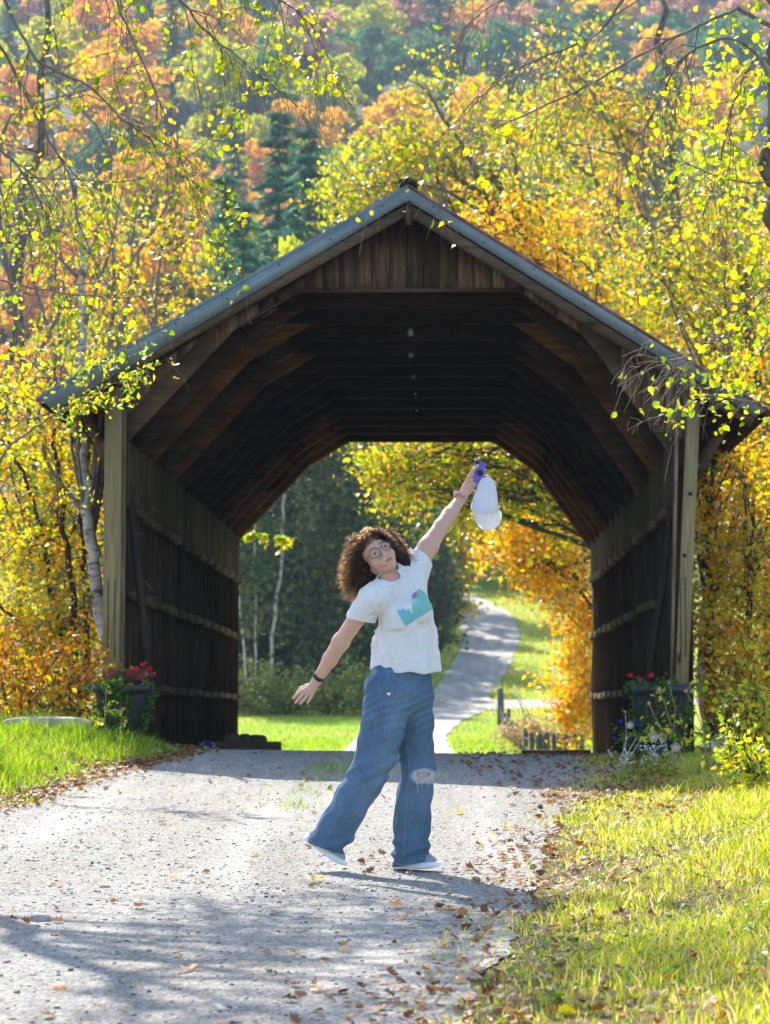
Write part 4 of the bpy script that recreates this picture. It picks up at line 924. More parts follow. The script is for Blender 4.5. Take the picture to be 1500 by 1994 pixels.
n = 26000; y = 5.4 + 13 * rs.rand(n); x = rs.uniform(-.2, 3.2, n); k = (x < y * .172 + .4) & inR(x, y) & (wobble(x, y, 67, 1.3) > .1); x, y = x[k], y[k]
tag(blades(MB(), x, y, rs.uniform(.02, .06, len(x)), .0022 * (.7 + y / 14), rs, 1.4).build("dry_grass", M_straw), "dry straw-coloured grass matted into the right verge", "grass", kind='stuff')
# tufts on the road's centre strip
X, Y_ = [], []
for (px, py, m, s_) in [(655, 1500, 160, .12), (600, 1545, 60, .16), (745, 1480, 240, .16), (580, 1575, 50, .1), (640, 1420 + 100, 50, .1), (1120, 1600, 50, .1)]:
    # ground hit along the ray
    for d_ in np.arange(5, 21, .05):
        q = P(px, py, d_)
        if q[2] <= H(q[0], d_): break
    X.append(q[0] + rs.normal(size=m) * s_); Y_.append(d_ + rs.normal(size=m) * s_ * 1.5)
x = np.concatenate(X); y = np.concatenate(Y_)
tag(blades(MB(), x, y, rs.uniform(.03, .10, len(x)), .003, rs).build("road_grass_tufts", M_grassL), "sparse grass tufts in the middle of the gravel road", "grass", kind='stuff')
n = 60000; y = 38 + 40 * rs.rand(n) ** 1.4; x = rs.uniform(-10, 9, n); k = (np.abs(x - sm(road_c, y)) > sm(road_w, y) * .5 + .05) & (np.abs(x) < y * .12 + 1); x, y = x[k], y[k]
tag(blades(MB(), x, y, rs.uniform(.05, .12, len(x)), .008, rs).build("lawn_grass", M_grassL), "mown sunny lawn grass beyond the bridge", "grass", kind='stuff')
n = 36000; y = 78 + 80 * rs.rand(n); x = rs.uniform(-3, 22, n); k = ((x < 2) | (np.abs(y - 86 - (x - 2.2) * .25) > 3.3)) & (np.abs(x - sm(road_c, y)) > sm(road_w, y) * .5 + .1) & (np.abs(x - 4) < 14); x, y = x[k], y[k]
tag(blades(MB(), x, y, rs.uniform(.12, .3, len(x)), .02, rs).build("meadow_grass", M_grassR), "bright meadow grass on the slopes beside the winding road", "grass", kind='stuff')

# fallen leaves
M_dead = mat_leaf("dead_leaves", [(0.20, 0.085, 0.03), (0.30, 0.13, 0.05), (0.36, 0.20, 0.10), (0.13, 0.06, 0.03), (0.42, 0.30, 0.20), (0.42, 0.17, 0.03), (0.24, 0.14, 0.08)], .25, .6, .3)
def curled(mb, x, y, sz, rs, lift=.35):
    n = len(x); a = rs.uniform(0, 6.28, n); tilt = rs.normal(size=(n, 2)) * lift
    d = np.stack([np.cos(a), np.sin(a), tilt[:, 0]], 1); d /= np.linalg.norm(d, axis=1, keepdims=True)
    s_ = np.stack([-np.sin(a), np.cos(a), tilt[:, 1]], 1); s_ /= np.linalg.norm(s_, axis=1, keepdims=True); nn = np.cross(d, s_)
    C = np.stack([x, y, H(x, y) + .012 + sz * .22], 1); rows = []
    k = rs.uniform(-.2, 1.1, n)[:, None]; L = sz[:, None]
    prof = [(-.5, 0), (-.22, .5), (-.1, .28), (.12, .42), (.2, .2), (.5, 0)]
    out = [C + d * L * p + s_ * L * q * sg + nn * L * (k * (q * q * 1.2 + p * p * .6) - .1) for sg in (1, -1) for p, q in (prof if sg > 0 else prof[1:-1])]
    V = np.stack([C - nn * L * .05 * k] + out, 1).reshape(-1, 3); o = np.arange(n)[:, None] * 11
    ring = [1, 2, 3, 4, 5, 6, 10, 9, 8, 7]
    F = np.concatenate([o + [0, ring[i], ring[(i + 1) % 10]] for i in range(10)], 0); return mb.add(V, F)
X, Y_, S_ = [], [], []
n = 6200; y = 5.4 + 15.3 * rs.rand(n) ** 1.1; x = xr(y) + rs.normal(size=n) * .20 + rs.exponential(.7, n) * (rs.rand(n) < .7) + .06; k = rs.rand(n) < (.45 + .45 * wobble(x, y, 71, 1.2)).clip(.05, 1); X.append(x[k]); Y_.append(y[k])
n = 3200; y = 10 + 10.8 * rs.rand(n); x = xl(y) + .03 - np.abs(rs.normal(size=n)) * .22 + rs.normal(size=n) * .1; X.append(x); Y_.append(y)
n = 500; y = 15.5 + 5.3 * rs.rand(n); x = rs.uniform(.6, 2.2, n); X.append(x); Y_.append(y)
n = 420; y = 5.6 + 14 * rs.rand(n); x = rs.uniform(-1, 1, n) * y * .17; k = x < xr(y); X.append(x[k]); Y_.append(y[k])
x = np.concatenate(X); y = np.concatenate(Y_); sz = rs.uniform(.018, .055, len(x)) * (.8 + .02 * y)
tag(curled(MB(), x, y, sz, rs).build("fallen_leaves", M_dead), "curled brown and rust leaves littering both road edges", "fallen leaves", kind='stuff')
M_dl = {0: mat_leaf("leaf_orange_dead", [(0.62, 0.20, 0.02), (0.66, 0.26, 0.03)], .35), 1: mat_leaf("leaf_yellow_dead", [(0.66, 0.45, 0.04), (0.6, .5, .06)], .35), 2: mat_leaf("leaf_brown_dead", [(0.26, 0.10, 0.04)], .25)}
big = [(112, 1925, .05, 0, "orange leaf alone at bottom left of the gravel"), (618, 1717, .075, 1, "ragged yellow-orange leaf lying left below her raised heel"), (340, 1713, .05, 0, "orange leaf on gravel left of her heel, larger of a pair"), (268, 1721, .045, 1, "yellow-orange leaf on gravel, farther left of a pair"),
       (772, 1768, .075, 0, "rust-orange leaf on the gravel below her front shoe"), (618, 1930, .05, 0, "orange leaf near bottom centre of the gravel"), (702, 1915, .06, 2, "brown leaf near bottom centre among pebbles"), (495, 1666, .05, 1, "yellow leaf on gravel left of the raised shoe"), (430, 1965, .04, 2, "small brown curled leaf at bottom of the road"),
       (745, 1872, .0, 2, ""), (400, 1564, .06, 2, "brown leaf on the road in the shadow band"), (896, 1585, .065, 1, "yellow-orange leaf on gravel right of her knee"), (1105, 1970, .06, 1, "yellow leaf in the grass at bottom right"), (1345, 1865, .075, 0, "orange leaf standing in right grass"), (990, 1757, .06, 0, "orange leaf at gravel edge where her shadow ends")]
for k, (px, py, s_, m, lb) in enumerate(big):
    if s_ == 0: continue
    for d_ in np.arange(5, 21, .02):
        q = P(px, py, d_)
        if q[2] <= H(q[0], d_) + .012: break
    mb = curled(MB(), np.array([q[0]]), np.array([d_]), np.array([s_]), np.random.RandomState(900 + k), .3)
    c0 = np.array([q[0], d_, float(H(q[0], d_))], np.float32); mb.v = [v - c0 for v in mb.v]
    mb.tube([np.array([0, 0, .01]), np.array([s_ * .6, .01, .012])], .0012, 4)
    o = mb.build("fallen_leaf", M_dl[m]); o.location = tuple(float(a) for a in c0); tag(o, lb, "leaf", "single leaves lying apart on the ground")
for k, (px, py, s_, lb) in enumerate([(80, 1792, .032, "largest blue-grey stone lying on gravel at far left"), (60, 1808, .02, "small grey stone beside the largest at far left"), (120, 1863, .02, "pale grey stone on gravel below the largest"), (835, 1803, .022, "dark grey stone on gravel below her front foot"), (206, 1727, .018, "flat dark stone on gravel in upper left shadow")]):
    for d_ in np.arange(5, 21, .02):
        q = P(px, py, d_)
        if q[2] <= H(q[0], d_) + .01: break
    o = MB().rock((0, 0, 0), (s_ * 1.3, s_, s_ * .7), 400 + k, 2, .2).build("stone", M_gran, smooth=True); o.location = (q[0], d_, float(H(q[0], d_)) + s_ * .45); tag(o, lb, "stone", "larger stones on the gravel road")

# ------------------------------------------------------------------ planters
M_pot = mat_noise("black_plastic", [(0.012, 0.016, 0.018), (0.03, 0.036, 0.04)], 6, .45, .1, spec=.5)
t = NT("red_petal"); M_red = t.fin(t.pbr((0.62, 0.01, 0.035), .45, spec=.3)); 
M_redl = mat_leaf("red_petals", [(0.70, 0.01, 0.05), (0.60, 0.01, 0.03), (0.75, 0.03, 0.08)], .4)
M_soil = mat_noise("potting_soil", [(0.02, 0.014, 0.01), (0.05, .035, .025)], 40, .95, 1)
M_drygr = mat_leaf("dry_grass", [(0.20, 0.10, 0.05), (0.30, 0.17, 0.09), (0.14, .07, .04)], .3)
def sq_pot(mb, w0, w1, h, n=8, z0=0.0):
    """square tapered pot with rolled rim and rounded corners"""
    def ring(w_, z):
        c_ = w_ / 2; r_ = w_ * .12; pts = []
        for cx, cy_, a0 in ((1, 1, 0), (-1, 1, 90), (-1, -1, 180), (1, -1, 270)):
            for q in range(4):
                a = R(a0 + q * 30); pts.append(((c_ - r_) * cx + r_ * math.cos(a), (c_ - r_) * cy_ + r_ * math.sin(a), z))
        return pts
    prof = [(w0, z0), (w0 + (w1 - w0) * .45, z0 + h * .45), (w1 - .02, z0 + h * .84), (w1 - .015, z0 + h * .86), (w1 + .02, z0 + h * .87), (w1 + .03, z0 + h), (w1 - .005, z0 + h), (w1 - .03, z0 + h * .9), (w1 - .05, z0 + h * .88)]
    V = [p for w_, z in prof for p in ring(w_, z)]; m = 16
    F = [[i * m + j, i * m + (j + 1) % m, (i + 1) * m + (j + 1) % m, (i + 1) * m + j] for i in range(len(prof) - 1) for j in range(m)]
    mb.add(V, F); mb.f.append((np.array([[mb.n - len(V) + q for q in range(m)][::-1]]), 0)); return mb
def flower(mb, c, rs, s_=.035, n=9):
    c = np.array(c); P_ = []
    for i in range(n):
        a = i * 2.4; rr = s_ * .28 * (.4 + i / n); P_.append(c + [math.cos(a) * rr, math.sin(a) * rr * .7, math.sin(a * 1.7) * rr * .8])
    leaf_mesh(mb, np.array(P_), s_ * .75, rs, aspect=.95, fold=.4, hexa=True)
def planter(px, d, rot, label, seed, w1, h, reds, zoff=0.0):
    rs = np.random.RandomState(seed); b = G(px, d); e = empty("planter", (b[0], b[1], b[2] + zoff), rot, label, "planter", "black planters at the bridge portal")
    sq_pot(MB(), w1 * .55, w1, h).build("pot", M_pot, e, smooth=False)
    sb_ = MB(); sb_.box((-w1 / 2 + .03, -w1 / 2 + .03, h * .8), (w1 / 2 - .03, w1 / 2 - .03, h * .9)); sb_.build("soil", M_soil, e)
    T = Tree(seed)
    for k in range(34):
        a = rs.uniform(0, 6.28); q = np.array([math.cos(a) * w1 * .35 * rs.rand(), math.sin(a) * w1 * .35 * rs.rand(), h * .9])
        T.grow(q, (math.cos(a) * .8, math.sin(a) * .8, .9), rs.uniform(.08, .2), .003, 0, 1.0, .2, 3)
    for k in range(15):     # trailing vines
        a = rs.uniform(3.0, 6.4); q = np.array([math.cos(a) * w1 * .5, math.sin(a) * w1 * .5, h * .98]); o_ = unit([math.cos(a), math.sin(a), 0]) * .05
        T.limb([q * [.8, .8, 1], q + o_ + [0, 0, .02], q * [.85, .85, 1] + o_ - [0, 0, h * .25], q * [.8, .8, 1] + o_ - [0, 0, h * rs.uniform(.4, .9)]], .003, .0015, n=5, L=.05, lev=0)
    vb = T.bb; vb.build("stems", M_vine_stem, e); leaf_mesh(MB(), T.leaves(950, .02), .034, rs, aspect=.85).build("foliage", ML['vine'], e)
    for x_, y_, z_ in reds:
        mb = MB(); flower(mb, (x_, y_, z_), rs, .038); mb.build("blossom", M_redl, e)
    return e
M_vine_stem = mat_noise("vine_stem", [(0.12, 0.13, 0.05), (0.2, 0.2, .09)], 30, .8, .1)
pl = planter(238, 19.6, .15, "black square planter with red begonias at the left post", 700, .45, .47, [(.12, -.2, .60), (.22, -.2, .60), (.17, -.2, .64), (.06, -.22, .57), (.15, -.15, .53), (.25, -.2, .55)], .0)
mb = MB(); rs = np.random.RandomState(9)
for k in range(420):
    a = rs.normal() * 1.1; l = rs.uniform(.08, .2); q = np.array([rs.normal() * .07 + .03, rs.normal() * .06 + .05, .50]); dr = np.array([math.sin(a) * .9, rs.normal() * .4, .75]); 
    mb.tube([q, q + dr * l * .6, q + dr * l + [math.sin(a) * .03, 0, -.03]], [.0015, .0012, .0008], 3, cap=False)
mb.build("dead_grass", M_drygr, pl)
planter(1283, 20.0, -.1, "black square planter of shaded greenery with red flowers, right post", 701, .48, .62, [(-.25, -.22, .70), (-.08, -.26, .69), (.02, -.26, .60), (-.16, -.2, .66)], .0)
# smaller pot with petunias in front of the right planter
M_pet = mat_leaf("petunia", [(0.62, 0.50, 0.42), (0.55, 0.42, 0.38)], .3); M_petc = mat_leaf("petunia_centre", [(0.5, 0.02, 0.12)], .3)
b = G(1262, 18.9); e = empty("flower_pot", tuple(b), 0.2, "low black pot of white and crimson petunias before the right planter", "flower pot")
sq_pot(MB(), .16, .28, .22).build("pot", M_pot, e)
T = Tree(702)
for k in range(40):
    a = rs.uniform(0, 6.28); T.grow((math.cos(a) * .08, math.sin(a) * .08, .2), (math.cos(a) * 1.0 - .3, math.sin(a), .8), rs.uniform(.1, .26), .0025, 0, .8, .2)
T.bb.build("stems", M_vine_stem, e); leaf_mesh(MB(), T.leaves(700, .02), .028, rs, aspect=.8).build("foliage", ML['vine'], e)
for k, (px, py, s_, kind) in enumerate([(1272, 1434, .085, 0), (1290, 1437, .07, 0), (1315, 1455, .08, 0), (1226, 1412, .06, 0), (1208, 1404, .035, 1), (1237, 1410, .03, 1), (1197, 1437, .03, 1)]):
    c_ = P(px, py, 18.55) - b; c_ = np.array([c_[0] * math.cos(.2) + c_[1] * math.sin(.2), -c_[0] * math.sin(.2) + c_[1] * math.cos(.2), c_[2]])
    mb = MB(); pts = []; m = 20
    for i in range(m):
        a = 2 * math.pi * i / m; rr = s_ / 2 * (1 + .1 * math.sin(5 * a)); pts.append(c_ + [math.cos(a) * rr, -.01 + .006 * math.sin(5 * a), math.sin(a) * rr])
    inn = [c_ + (p - c_) * .45 + [0, .006, 0] for p in pts]; mb.add(pts + inn, [[i, (i + 1) % m, m + (i + 1) % m, m + i] for i in range(m)], 0)
    mb.add(inn + [c_ + [0, .016, 0]], [[i, (i + 1) % m, m] for i in range(m)], 1)
    mb.build("blossom", [M_pet, M_petc] if kind == 0 else [mat_noise("blue_petal", [(0.02, .03, .5), (.03, .05, .6)], 5, .6, 0)] * 2, e, smooth=True)
# white marker, stone block, pale end board
M_marker = mat_noise("pale_marker", [(0.42, 0.42, 0.34), (0.55, 0.55, 0.46)], 7, .6, .1)
b = G(1398, 17.9); o = MB(); o.beam((0, 0, -.05), (.01, .02, .23), .11, .035, up=(0, 1, 0), bev=.006); o.lathe([(0, .004), (.006, .002), (.008, 0)], (0, -.018, .19), 8, (0, -1, 0))
o = o.build("marker_board", M_marker); o.location = tuple(b + [0, 0, .0]); o.rotation_euler = (0, R(-6), R(-20)); tag(o, "pale square-topped marker board tilted in the grass by lime shrub", "marker")
b = G(95, 19.4); mb = MB().rock((0, 0, 0), (.36, .16, .12), 66, 4, .07, 0, .42); o = mb.build("stone_block", mat_noise("mossy_stone", [(0.18, 0.15, 0.12), (0.32, 0.28, 0.24), (.38, .36, .30), (.22, .24, .12)], 9, .9, .8, bdist=.02), smooth=True)
o.location = tuple(P(92, 1424, 19.4)); tag(o, "long grey stone block in the grass left of planter", "stone block")
# dead seed stalks on the right bank
M_stalk = mat_noise("dry_stalk", [(0.30, 0.20, 0.09), (0.45, 0.34, 0.18)], 30, .8, .2); M_stalkp = mat_noise("pale_stalk", [(0.45, 0.40, 0.34), (0.62, .58, .5)], 30, .8, .2)
sts = [([(1300, 1480), (1295, 1430), (1275, 1395), (1264, 1370)], .028, 0, "dry stalk with a round seed head, left of the tall group"), ([(1314, 1492), (1312, 1430), (1295, 1370), (1284, 1345)], .045, 0, "tallest-headed dry stalk with a large tan seed head"),
       ([(1314, 1494), (1312, 1430), (1315, 1380), (1303, 1330)], .02, 0, "tallest dry stalk, straight, with a small hooked tip"), ([(1381, 1510), (1372, 1430), (1350, 1370), (1336, 1346)], .03, 0, "dry stalk leaning left in front of right planter's edge"),
       ([(1378, 1510), (1370, 1420), (1360, 1370), (1348, 1346)], .032, 0, "dry stalk beside the planter edge, right one of a pair"), ([(1198, 1505), (1215, 1460), (1220, 1438)], .02, 1, "pale bare stalk low at the wall, left of three"),
       ([(1203, 1505), (1220, 1470), (1238, 1440)], .012, 1, "pale bare stalk low at the wall, middle of three"), ([(1206, 1503), (1230, 1470), (1247, 1442)], .02, 1, "pale bare stalk low at the wall, right of three"), ([(1218, 1420), (1219, 1400), (1218, 1386)], .018, 0, "small dry seed stalk rising from the petunia pot")]
for k, (pts, hd, m, lb) in enumerate(sts):
    dd = 17.4; pp = np.array([P(x_, y_, dd + .1 * math.sin(k)) for x_, y_ in pts]); b = pp[0].copy(); b[2] = min(b[2], float(H(b[0], b[1])))
    mb = MB().tube(np.concatenate([[[0, 0, 0]], pp[1:] - b]), np.linspace(.004, .0022, len(pp)), 5); T = Tree(800 + k)
    for q in range(3): i = min(1 + q, len(pp) - 1); T.grow(pp[i] - b, (rs.normal(), rs.normal(), 1), .06, .0015, 0)
    mb.v += T.bb.v; mb.f += [(f + mb.n, mi) for f, mi in T.bb.f]; mb.n += T.bb.n
    mb.rock(pp[-1] - b, (hd * .45, hd * .45, hd * .55), k, 2, .35, 0); C = pp[-1] - b + rs.normal(size=(26, 3)) * hd * .3; leaf_mesh(mb, C, hd * .5, rs, aspect=.35)
    o = mb.build("seed_stalk", M_stalkp if m else M_stalk); o.location = tuple(b); tag(o, lb, "dry stalk", "dead seed stalks on the right bank")
for k, (px, d_, lb) in enumerate([(1285, 16.9, "cluster of tiny white asters before the right planter, right clump"), (1235, 16.9, "cluster of tiny white asters, left clump near pale stalks"), (1262, 17.1, "small middle clump of white asters low in the grass")]):
    T = Tree(820 + k); b = G(px, d_)
    for q in range(16): T.grow(b + [rs.normal() * .03, rs.normal() * .03, 0], (rs.normal() * .5, rs.normal() * .4, 1), rs.uniform(.12, .26), .0018, 0, .1, .15)
    e = empty("aster_plant", tuple(b), 0, lb, "plant", "white asters by the right planter"); T.bb.v = [v - b.astype(np.float32) for v in T.bb.v]; T.bb.build("stems", M_vine_stem, e)
    tops = np.array([t_[-1] for t_ in T.tw]) - b; C = np.repeat(tops, 7, 0) + rs.normal(size=(len(tops) * 7, 3)) * .012
    leaf_mesh(MB(), C, .014, rs, aspect=.8).build("blossom", mat_leaf("aster%d" % k, [(0.75, .75, .75), (.7, .7, .78)], .3), e); leaf_mesh(MB(), T.leaves(160, .02) - b, .03, rs, aspect=.4).build("foliage", ML['green'], e)
# tall weeds on the left bank
for k, (px, d_, h, lb) in enumerate([(207, 18.9, .42, "single tall weed with star-shaped seed head before the left planter"), (238, 18.8, .30, "leafy weed in front of left planter's middle")]):
    T = Tree(840 + k); b = G(px, d_); c_ = T.limb([b, b + [.0, 0, h * .5], b + [.01, 0, h]], .004, .002, n=5, L=.07, lev=0)
    e = empty("weed", tuple(b), 0, lb, "plant", "weeds before the left planter"); T.bb.v = [v - b.astype(np.float32) for v in T.bb.v]; mb = T.bb
    for q in range(14): u = unit(rs.normal(size=3)) * .035; mb.tube([c_[-1] - b, c_[-1] - b + u], [.0015, .0008], 3)
    mb.build("stems", M_stalk, e); leaf_mesh(MB(), T.leaves(40, .02) - b, .035, rs).build("foliage", ML['green'], e)
# fence posts beyond
M_fp = mat_noise("grey_post", [(0.05, 0.06, 0.07), (0.14, 0.14, 0.145)], 20, .9, .4, (1, 1, .2))
fp = [(974, 1340, 70, .2), (983, 1388, 60, .09), (990, 1380, 56, .09), (997, 1403, 52, .09), (1004, 1408, 49, .09), (1011, 1414, 47, .08), (1022, 1418, 45, .08), (1034, 1425, 44, .09), (1048, 1427, 44, .11), (1062, 1425, 44, .13), (1077, 1427, 44, .08), (1088, 1427, 44, .09), (1100, 1430, 44, .10), (1116, 1428, 44, .12), (1130, 1430, 44, .09)]
for k, (px, top, d_, w_) in enumerate(fp):
    q = P(px, top, d_); b = G(px, d_); h = q[2] - b[2]
    mb = MB().tube([(0, 0, -.1), (.01, 0, h * .5), (0, .01, h - .02), (0, .01, h)], [w_ / 2, w_ / 2, w_ / 2.2, w_ / 3.5], 8); mb.lathe([(w_ / 2 + .006, h * .7), (w_ / 2 + .01, h * .7 + .01), (w_ / 2 + .006, h * .7 + .02)], n=8)
    o = mb.build("fence_post", M_fp); o.location = tuple(b)
    tag(o, "grey wooden fence post beyond the bridge, " + ("the tallest and farthest one at the junction" if k == 0 else "one of the line running back toward the tallest" if k < 6 else "one of the short row under the flower bushes"), "fence post",  "posts of the garden fence beyond the bridge" if k == 0 else "fence posts in the receding line" if k < 6 else "fence posts in the cross row")
mb = MB()
pa = [P(px, top + 18 if k else 1375, d_) for k, (px, top, d_, w_) in enumerate(fp)]
mb.tube(pa, .008, 4); mb.tube([p - [0, 0, .18] for p in pa], .008, 4); o = mb.build("fence_wire", M_black); tag(o, "thin dark wires strung along the garden fence posts", "fence wire")
q0, q1 = P(1002, 1335, 69), P(1022, 1395, 60); o = MB().tube([q0 - q0, q1 - q0], .02, 5); o.lathe([(0, .02), (.03, 0), (0, -.02)], n=8); o = o.build("fence_brace", M_fp); o.location = tuple(q0); tag(o, "slanting thin brace beside the tallest fence post", "fence brace")
# low flat stones past the far end, right
# ------------------------------------------------------------------ the woman
D0 = 11.0
def Q(px, py, dy=0.0): return P(px, py, D0 + dy)
PX = D0 / FPX                    # metres per photo pixel at her distance
class Field:
    def __init__(s, lo, hi, h):
        s.lo = np.array(lo, float); s.h = h; s.n = np.ceil((np.array(hi) - s.lo) / h).astype(int) + 1
        s.D = np.full(s.n, 0.06, np.float32)
    def win(s, lo, hi):
        i0 = np.clip(np.floor((lo - s.lo) / s.h).astype(int), 0, s.n); i1 = np.clip(np.ceil((hi - s.lo) / s.h).astype(int) + 1, 0, s.n)
        sl = tuple(slice(a, b) for a, b in zip(i0, i1))
        ax = [s.lo[k] + s.h * np.arange(i0[k], i1[k]) for k in range(3)]
        X, Y, Z = np.meshgrid(*ax, indexing='ij'); return sl, np.stack([X, Y, Z], -1).astype(np.float32)
    def op(s, fn, lo, hi, k=0.01, mode='add', pad=0.045):
        lo = np.array(lo) - pad; hi = np.array(hi) + pad; sl, p = s.win(lo, hi)
        if p.size == 0: return
        d = np.minimum(fn(p), 0.06).astype(np.float32); a = s.D[sl]
        if mode == 'add':
            hh = np.clip(0.5 + 0.5 * (a - d) / k, 0, 1); s.D[sl] = a * (1 - hh) + d * hh - k * hh * (1 - hh)
        else:
            d = -d; hh = np.clip(0.5 - 0.5 * (a - d) / k, 0, 1); s.D[sl] = a * (1 - hh) + d * hh + k * hh * (1 - hh)
    def cap(s, p0, p1, r0, r1, k=0.01, flat=None, mode='add'):
        """tapered capsule; flat=(axis, factor) squeezes it along an axis"""
        p0 = np.array(p0, float); p1 = np.array(p1, float); d = p1 - p0; L2 = max(d @ d, 1e-9); m = max(r0, r1)
        def fn(p):
            q = p - p0; t_ = np.clip((q @ d) / L2, 0, 1); v = q - t_[..., None] * d
            if flat is not None:
                ax = unit(flat[0]).astype(np.float32); c = v @ ax; v = v + (c * (1 / flat[1] - 1))[..., None] * ax
            return np.linalg.norm(v, axis=-1) - (r0 + (r1 - r0) * t_)
        s.op(fn, np.minimum(p0, p1) - m, np.maximum(p0, p1) + m, k, mode)
    def ell(s, c, rad, M=None, k=0.01, mode='add'):
        c = np.array(c, float); rad = np.array(rad, float); M = np.eye(3) if M is None else M   # rows of M: axes
        def fn(p):
            q = (p - c) @ M.T.astype(np.float32) / rad; l = np.linalg.norm(q, axis=-1); g = np.linalg.norm(q / rad, axis=-1); return l * (l - 1) / np.maximum(g, 1e-6)
        m = rad.max(); s.op(fn, c - m, c + m, k, mode)
    def warp(s, fn):
        sl, p = s.win(s.lo, s.lo + s.h * s.n); s.D[sl] += fn(p)
    def cut(s, fn, k=0.004):
        sl, p = s.win(s.lo, s.lo + s.h * s.n); d = -fn(p); a = s.D
        hh = np.clip(0.5 - 0.5 * (a - d) / k, 0, 1); s.D = a * (1 - hh) + d * hh + k * hh * (1 - hh)
    def mesh(s):
        b = 3 * s.h; G_ = openvdb.FloatGrid(); G_.background = b; G_.copyFromArray(np.clip(s.D, -b, b).astype(np.float32))
        p, q = G_.convertToQuads(isovalue=0.0)[:2]; return np.asarray(p) * s.h + s.lo, np.asarray(q)[:, ::-1].astype(int)
def folds(p, seed, amp, freq, n=5, axis=None, aniso=3.0):
    r = np.random.RandomState(seed); out = np.zeros(p.shape[:-1], np.float32)
    for i in range(n):
        w_ = r.normal(size=3) * freq * (1 + .5 * i)
        if axis is not None: w_ = w_ - unit(axis) * (w_ @ unit(axis)) * (1 - 1 / aniso)
        ph = p @ w_.astype(np.float32) + r.rand() * 6.28
        out += (np.sin(ph + 1.3 * np.sin(p @ (r.normal(size=3) * freq * .6).astype(np.float32)))) / (1 + .6 * i)
    return out * amp / 2
def flip_check(V, F):
    a, b, c, d = V[F[:, 0]], V[F[:, 1]], V[F[:, 2]], V[F[:, 3]]
    vol = (np.cross(b - a, c - a) * a).sum() + (np.cross(c - a, d - a) * a).sum(); return F if vol > 0 else F[:, ::-1]
def bvh_of(V, F): return BVHTree.FromPolygons([Vector(v) for v in V], [tuple(f) for f in F])
def hit(tree, px, py, off=0.0):
    o = Vector((0, 0, CAMZ)); d = (Vector(Q(px, py)) - o).normalized(); h = tree.ray_cast(o, d)
    if h[0] is None: return Q(px, py)
    return np.array(h[0]) + np.array(h[1]) * off * (1 if h[1].dot(d) < 0 else -1)

# skeleton
sR, eR, wR = Q(722, 1165, -.09), Q(664, 1250, .02), Q(618, 1324, .14)
sL, eL, wL = Q(808, 1106, .09), Q(859, 1026, .22), Q(900, 968, .34)
neckb = Q(762, 1134, 0.01)
# head frame: face turned a little to the viewer's right, chin raised, head tipped to the viewer's left
def rot(axis, a): return np.array(Matrix.Rotation(a, 3, Vector(axis)))
HR = rot((0, 1, 0), R(-36)) @ rot((0, 0, 1), R(19)) @ rot((1, 0, 0), R(-9))      # columns: head x, y(back), z(up)
eye_mid = Q(740, 1071, -.075)
HO = eye_mid + HR @ np.array([0, .083, 0])
def hd(x, y, z): return HO + HR @ np.array([x, y, z]) * 1.0
HM = HR.T
root_loc = np.array([0.0, D0, -0.19])

lo = np.array([Q(566, 1, 0)[0] - .02, D0 - .36, -.22]); hi = np.array([Q(972, 1, .4)[0] + .02, D0 + .50, Q(1, 880, .4)[2]])
B = Field(lo, hi, 0.0037)
pel = Q(782, 1345, 0.0)
def torso(B, g=0.0):
    B.cap(Q(788, 1190, .0), Q(786, 1250, 0), .095 + g, .085 + g, .03, ((0, 1, 0), .75)); B.cap(Q(786, 1250, 0), pel, .085 + g, .105 + g, .03, ((0, 1, 0), .8))
    B.cap(sR + [.03, 0, .0], sL - [.03, 0, .02], .05 + g, .045 + g, .04)
    B.cap(Q(775, 1150, 0), Q(788, 1195, 0), .06 + g, .09 + g, .04, ((0, 1, 0), .75))
    B.cap(neckb + [0, 0, -.01], sR + [.05, 0, .015], .045 + g, .045 + g, .04); B.cap(neckb + [0, 0, -.01], sL - [.05, 0, -.01], .045 + g, .045 + g, .04)
    B.cap(sR, eR if g == 0 else sR + (eR - sR) * .42, .044 + g, .037 + g if g == 0 else .042 + g, .02); B.cap(sL - [.01, 0, .01], sL * .5 + eL * .5, .054 + g, .047 + g, .03)
torso(B)
hR, kR, aR = Q(757, 1350, -.06), Q(706, 1515, -.05), Q(637, 1640, .03)
hL, kL, aL = Q(806, 1350, .06), Q(814, 1510, .045), Q(800, 1668, .08)
for h_, k_, a_ in ((hR, kR, aR), (hL, kL, aL)):
    B.cap(h_, k_, .075, .052, .03); B.cap(k_, a_, .052, .036, .02); B.ell(k_ + [0, -.006, 0], (.052, .052, .055), None, .02)
# neck: two-part so that it carries the tipped head
B.cap(neckb + [0, .016, -.02], hd(0, .028, -.05), .053, .046, .02)
B.cap(Q(754, 1132, -.025), hd(0.0, .004, -.075), .028, .030, .02)
B.cap(Q(770, 1124, -.01), hd(.03, .02, -.06), .02, .02, .02)

# arms
B.cap(eR, eR * .55 + wR * .45, .039, .036, .015); B.cap(eR * .55 + wR * .45, wR, .036, .0235, .015, ((.3, .8, 0), .8))
B.ell(eR, (.039, .038, .042), None, .015)
B.cap(sL * .5 + eL * .5, eL, .047, .036, .02); B.cap(eL, eL * .6 + wL * .4, .037, .036, .015); B.cap(eL * .6 + wL * .4, wL, .036, .0235, .015, ((.3, .8, 0), .8))
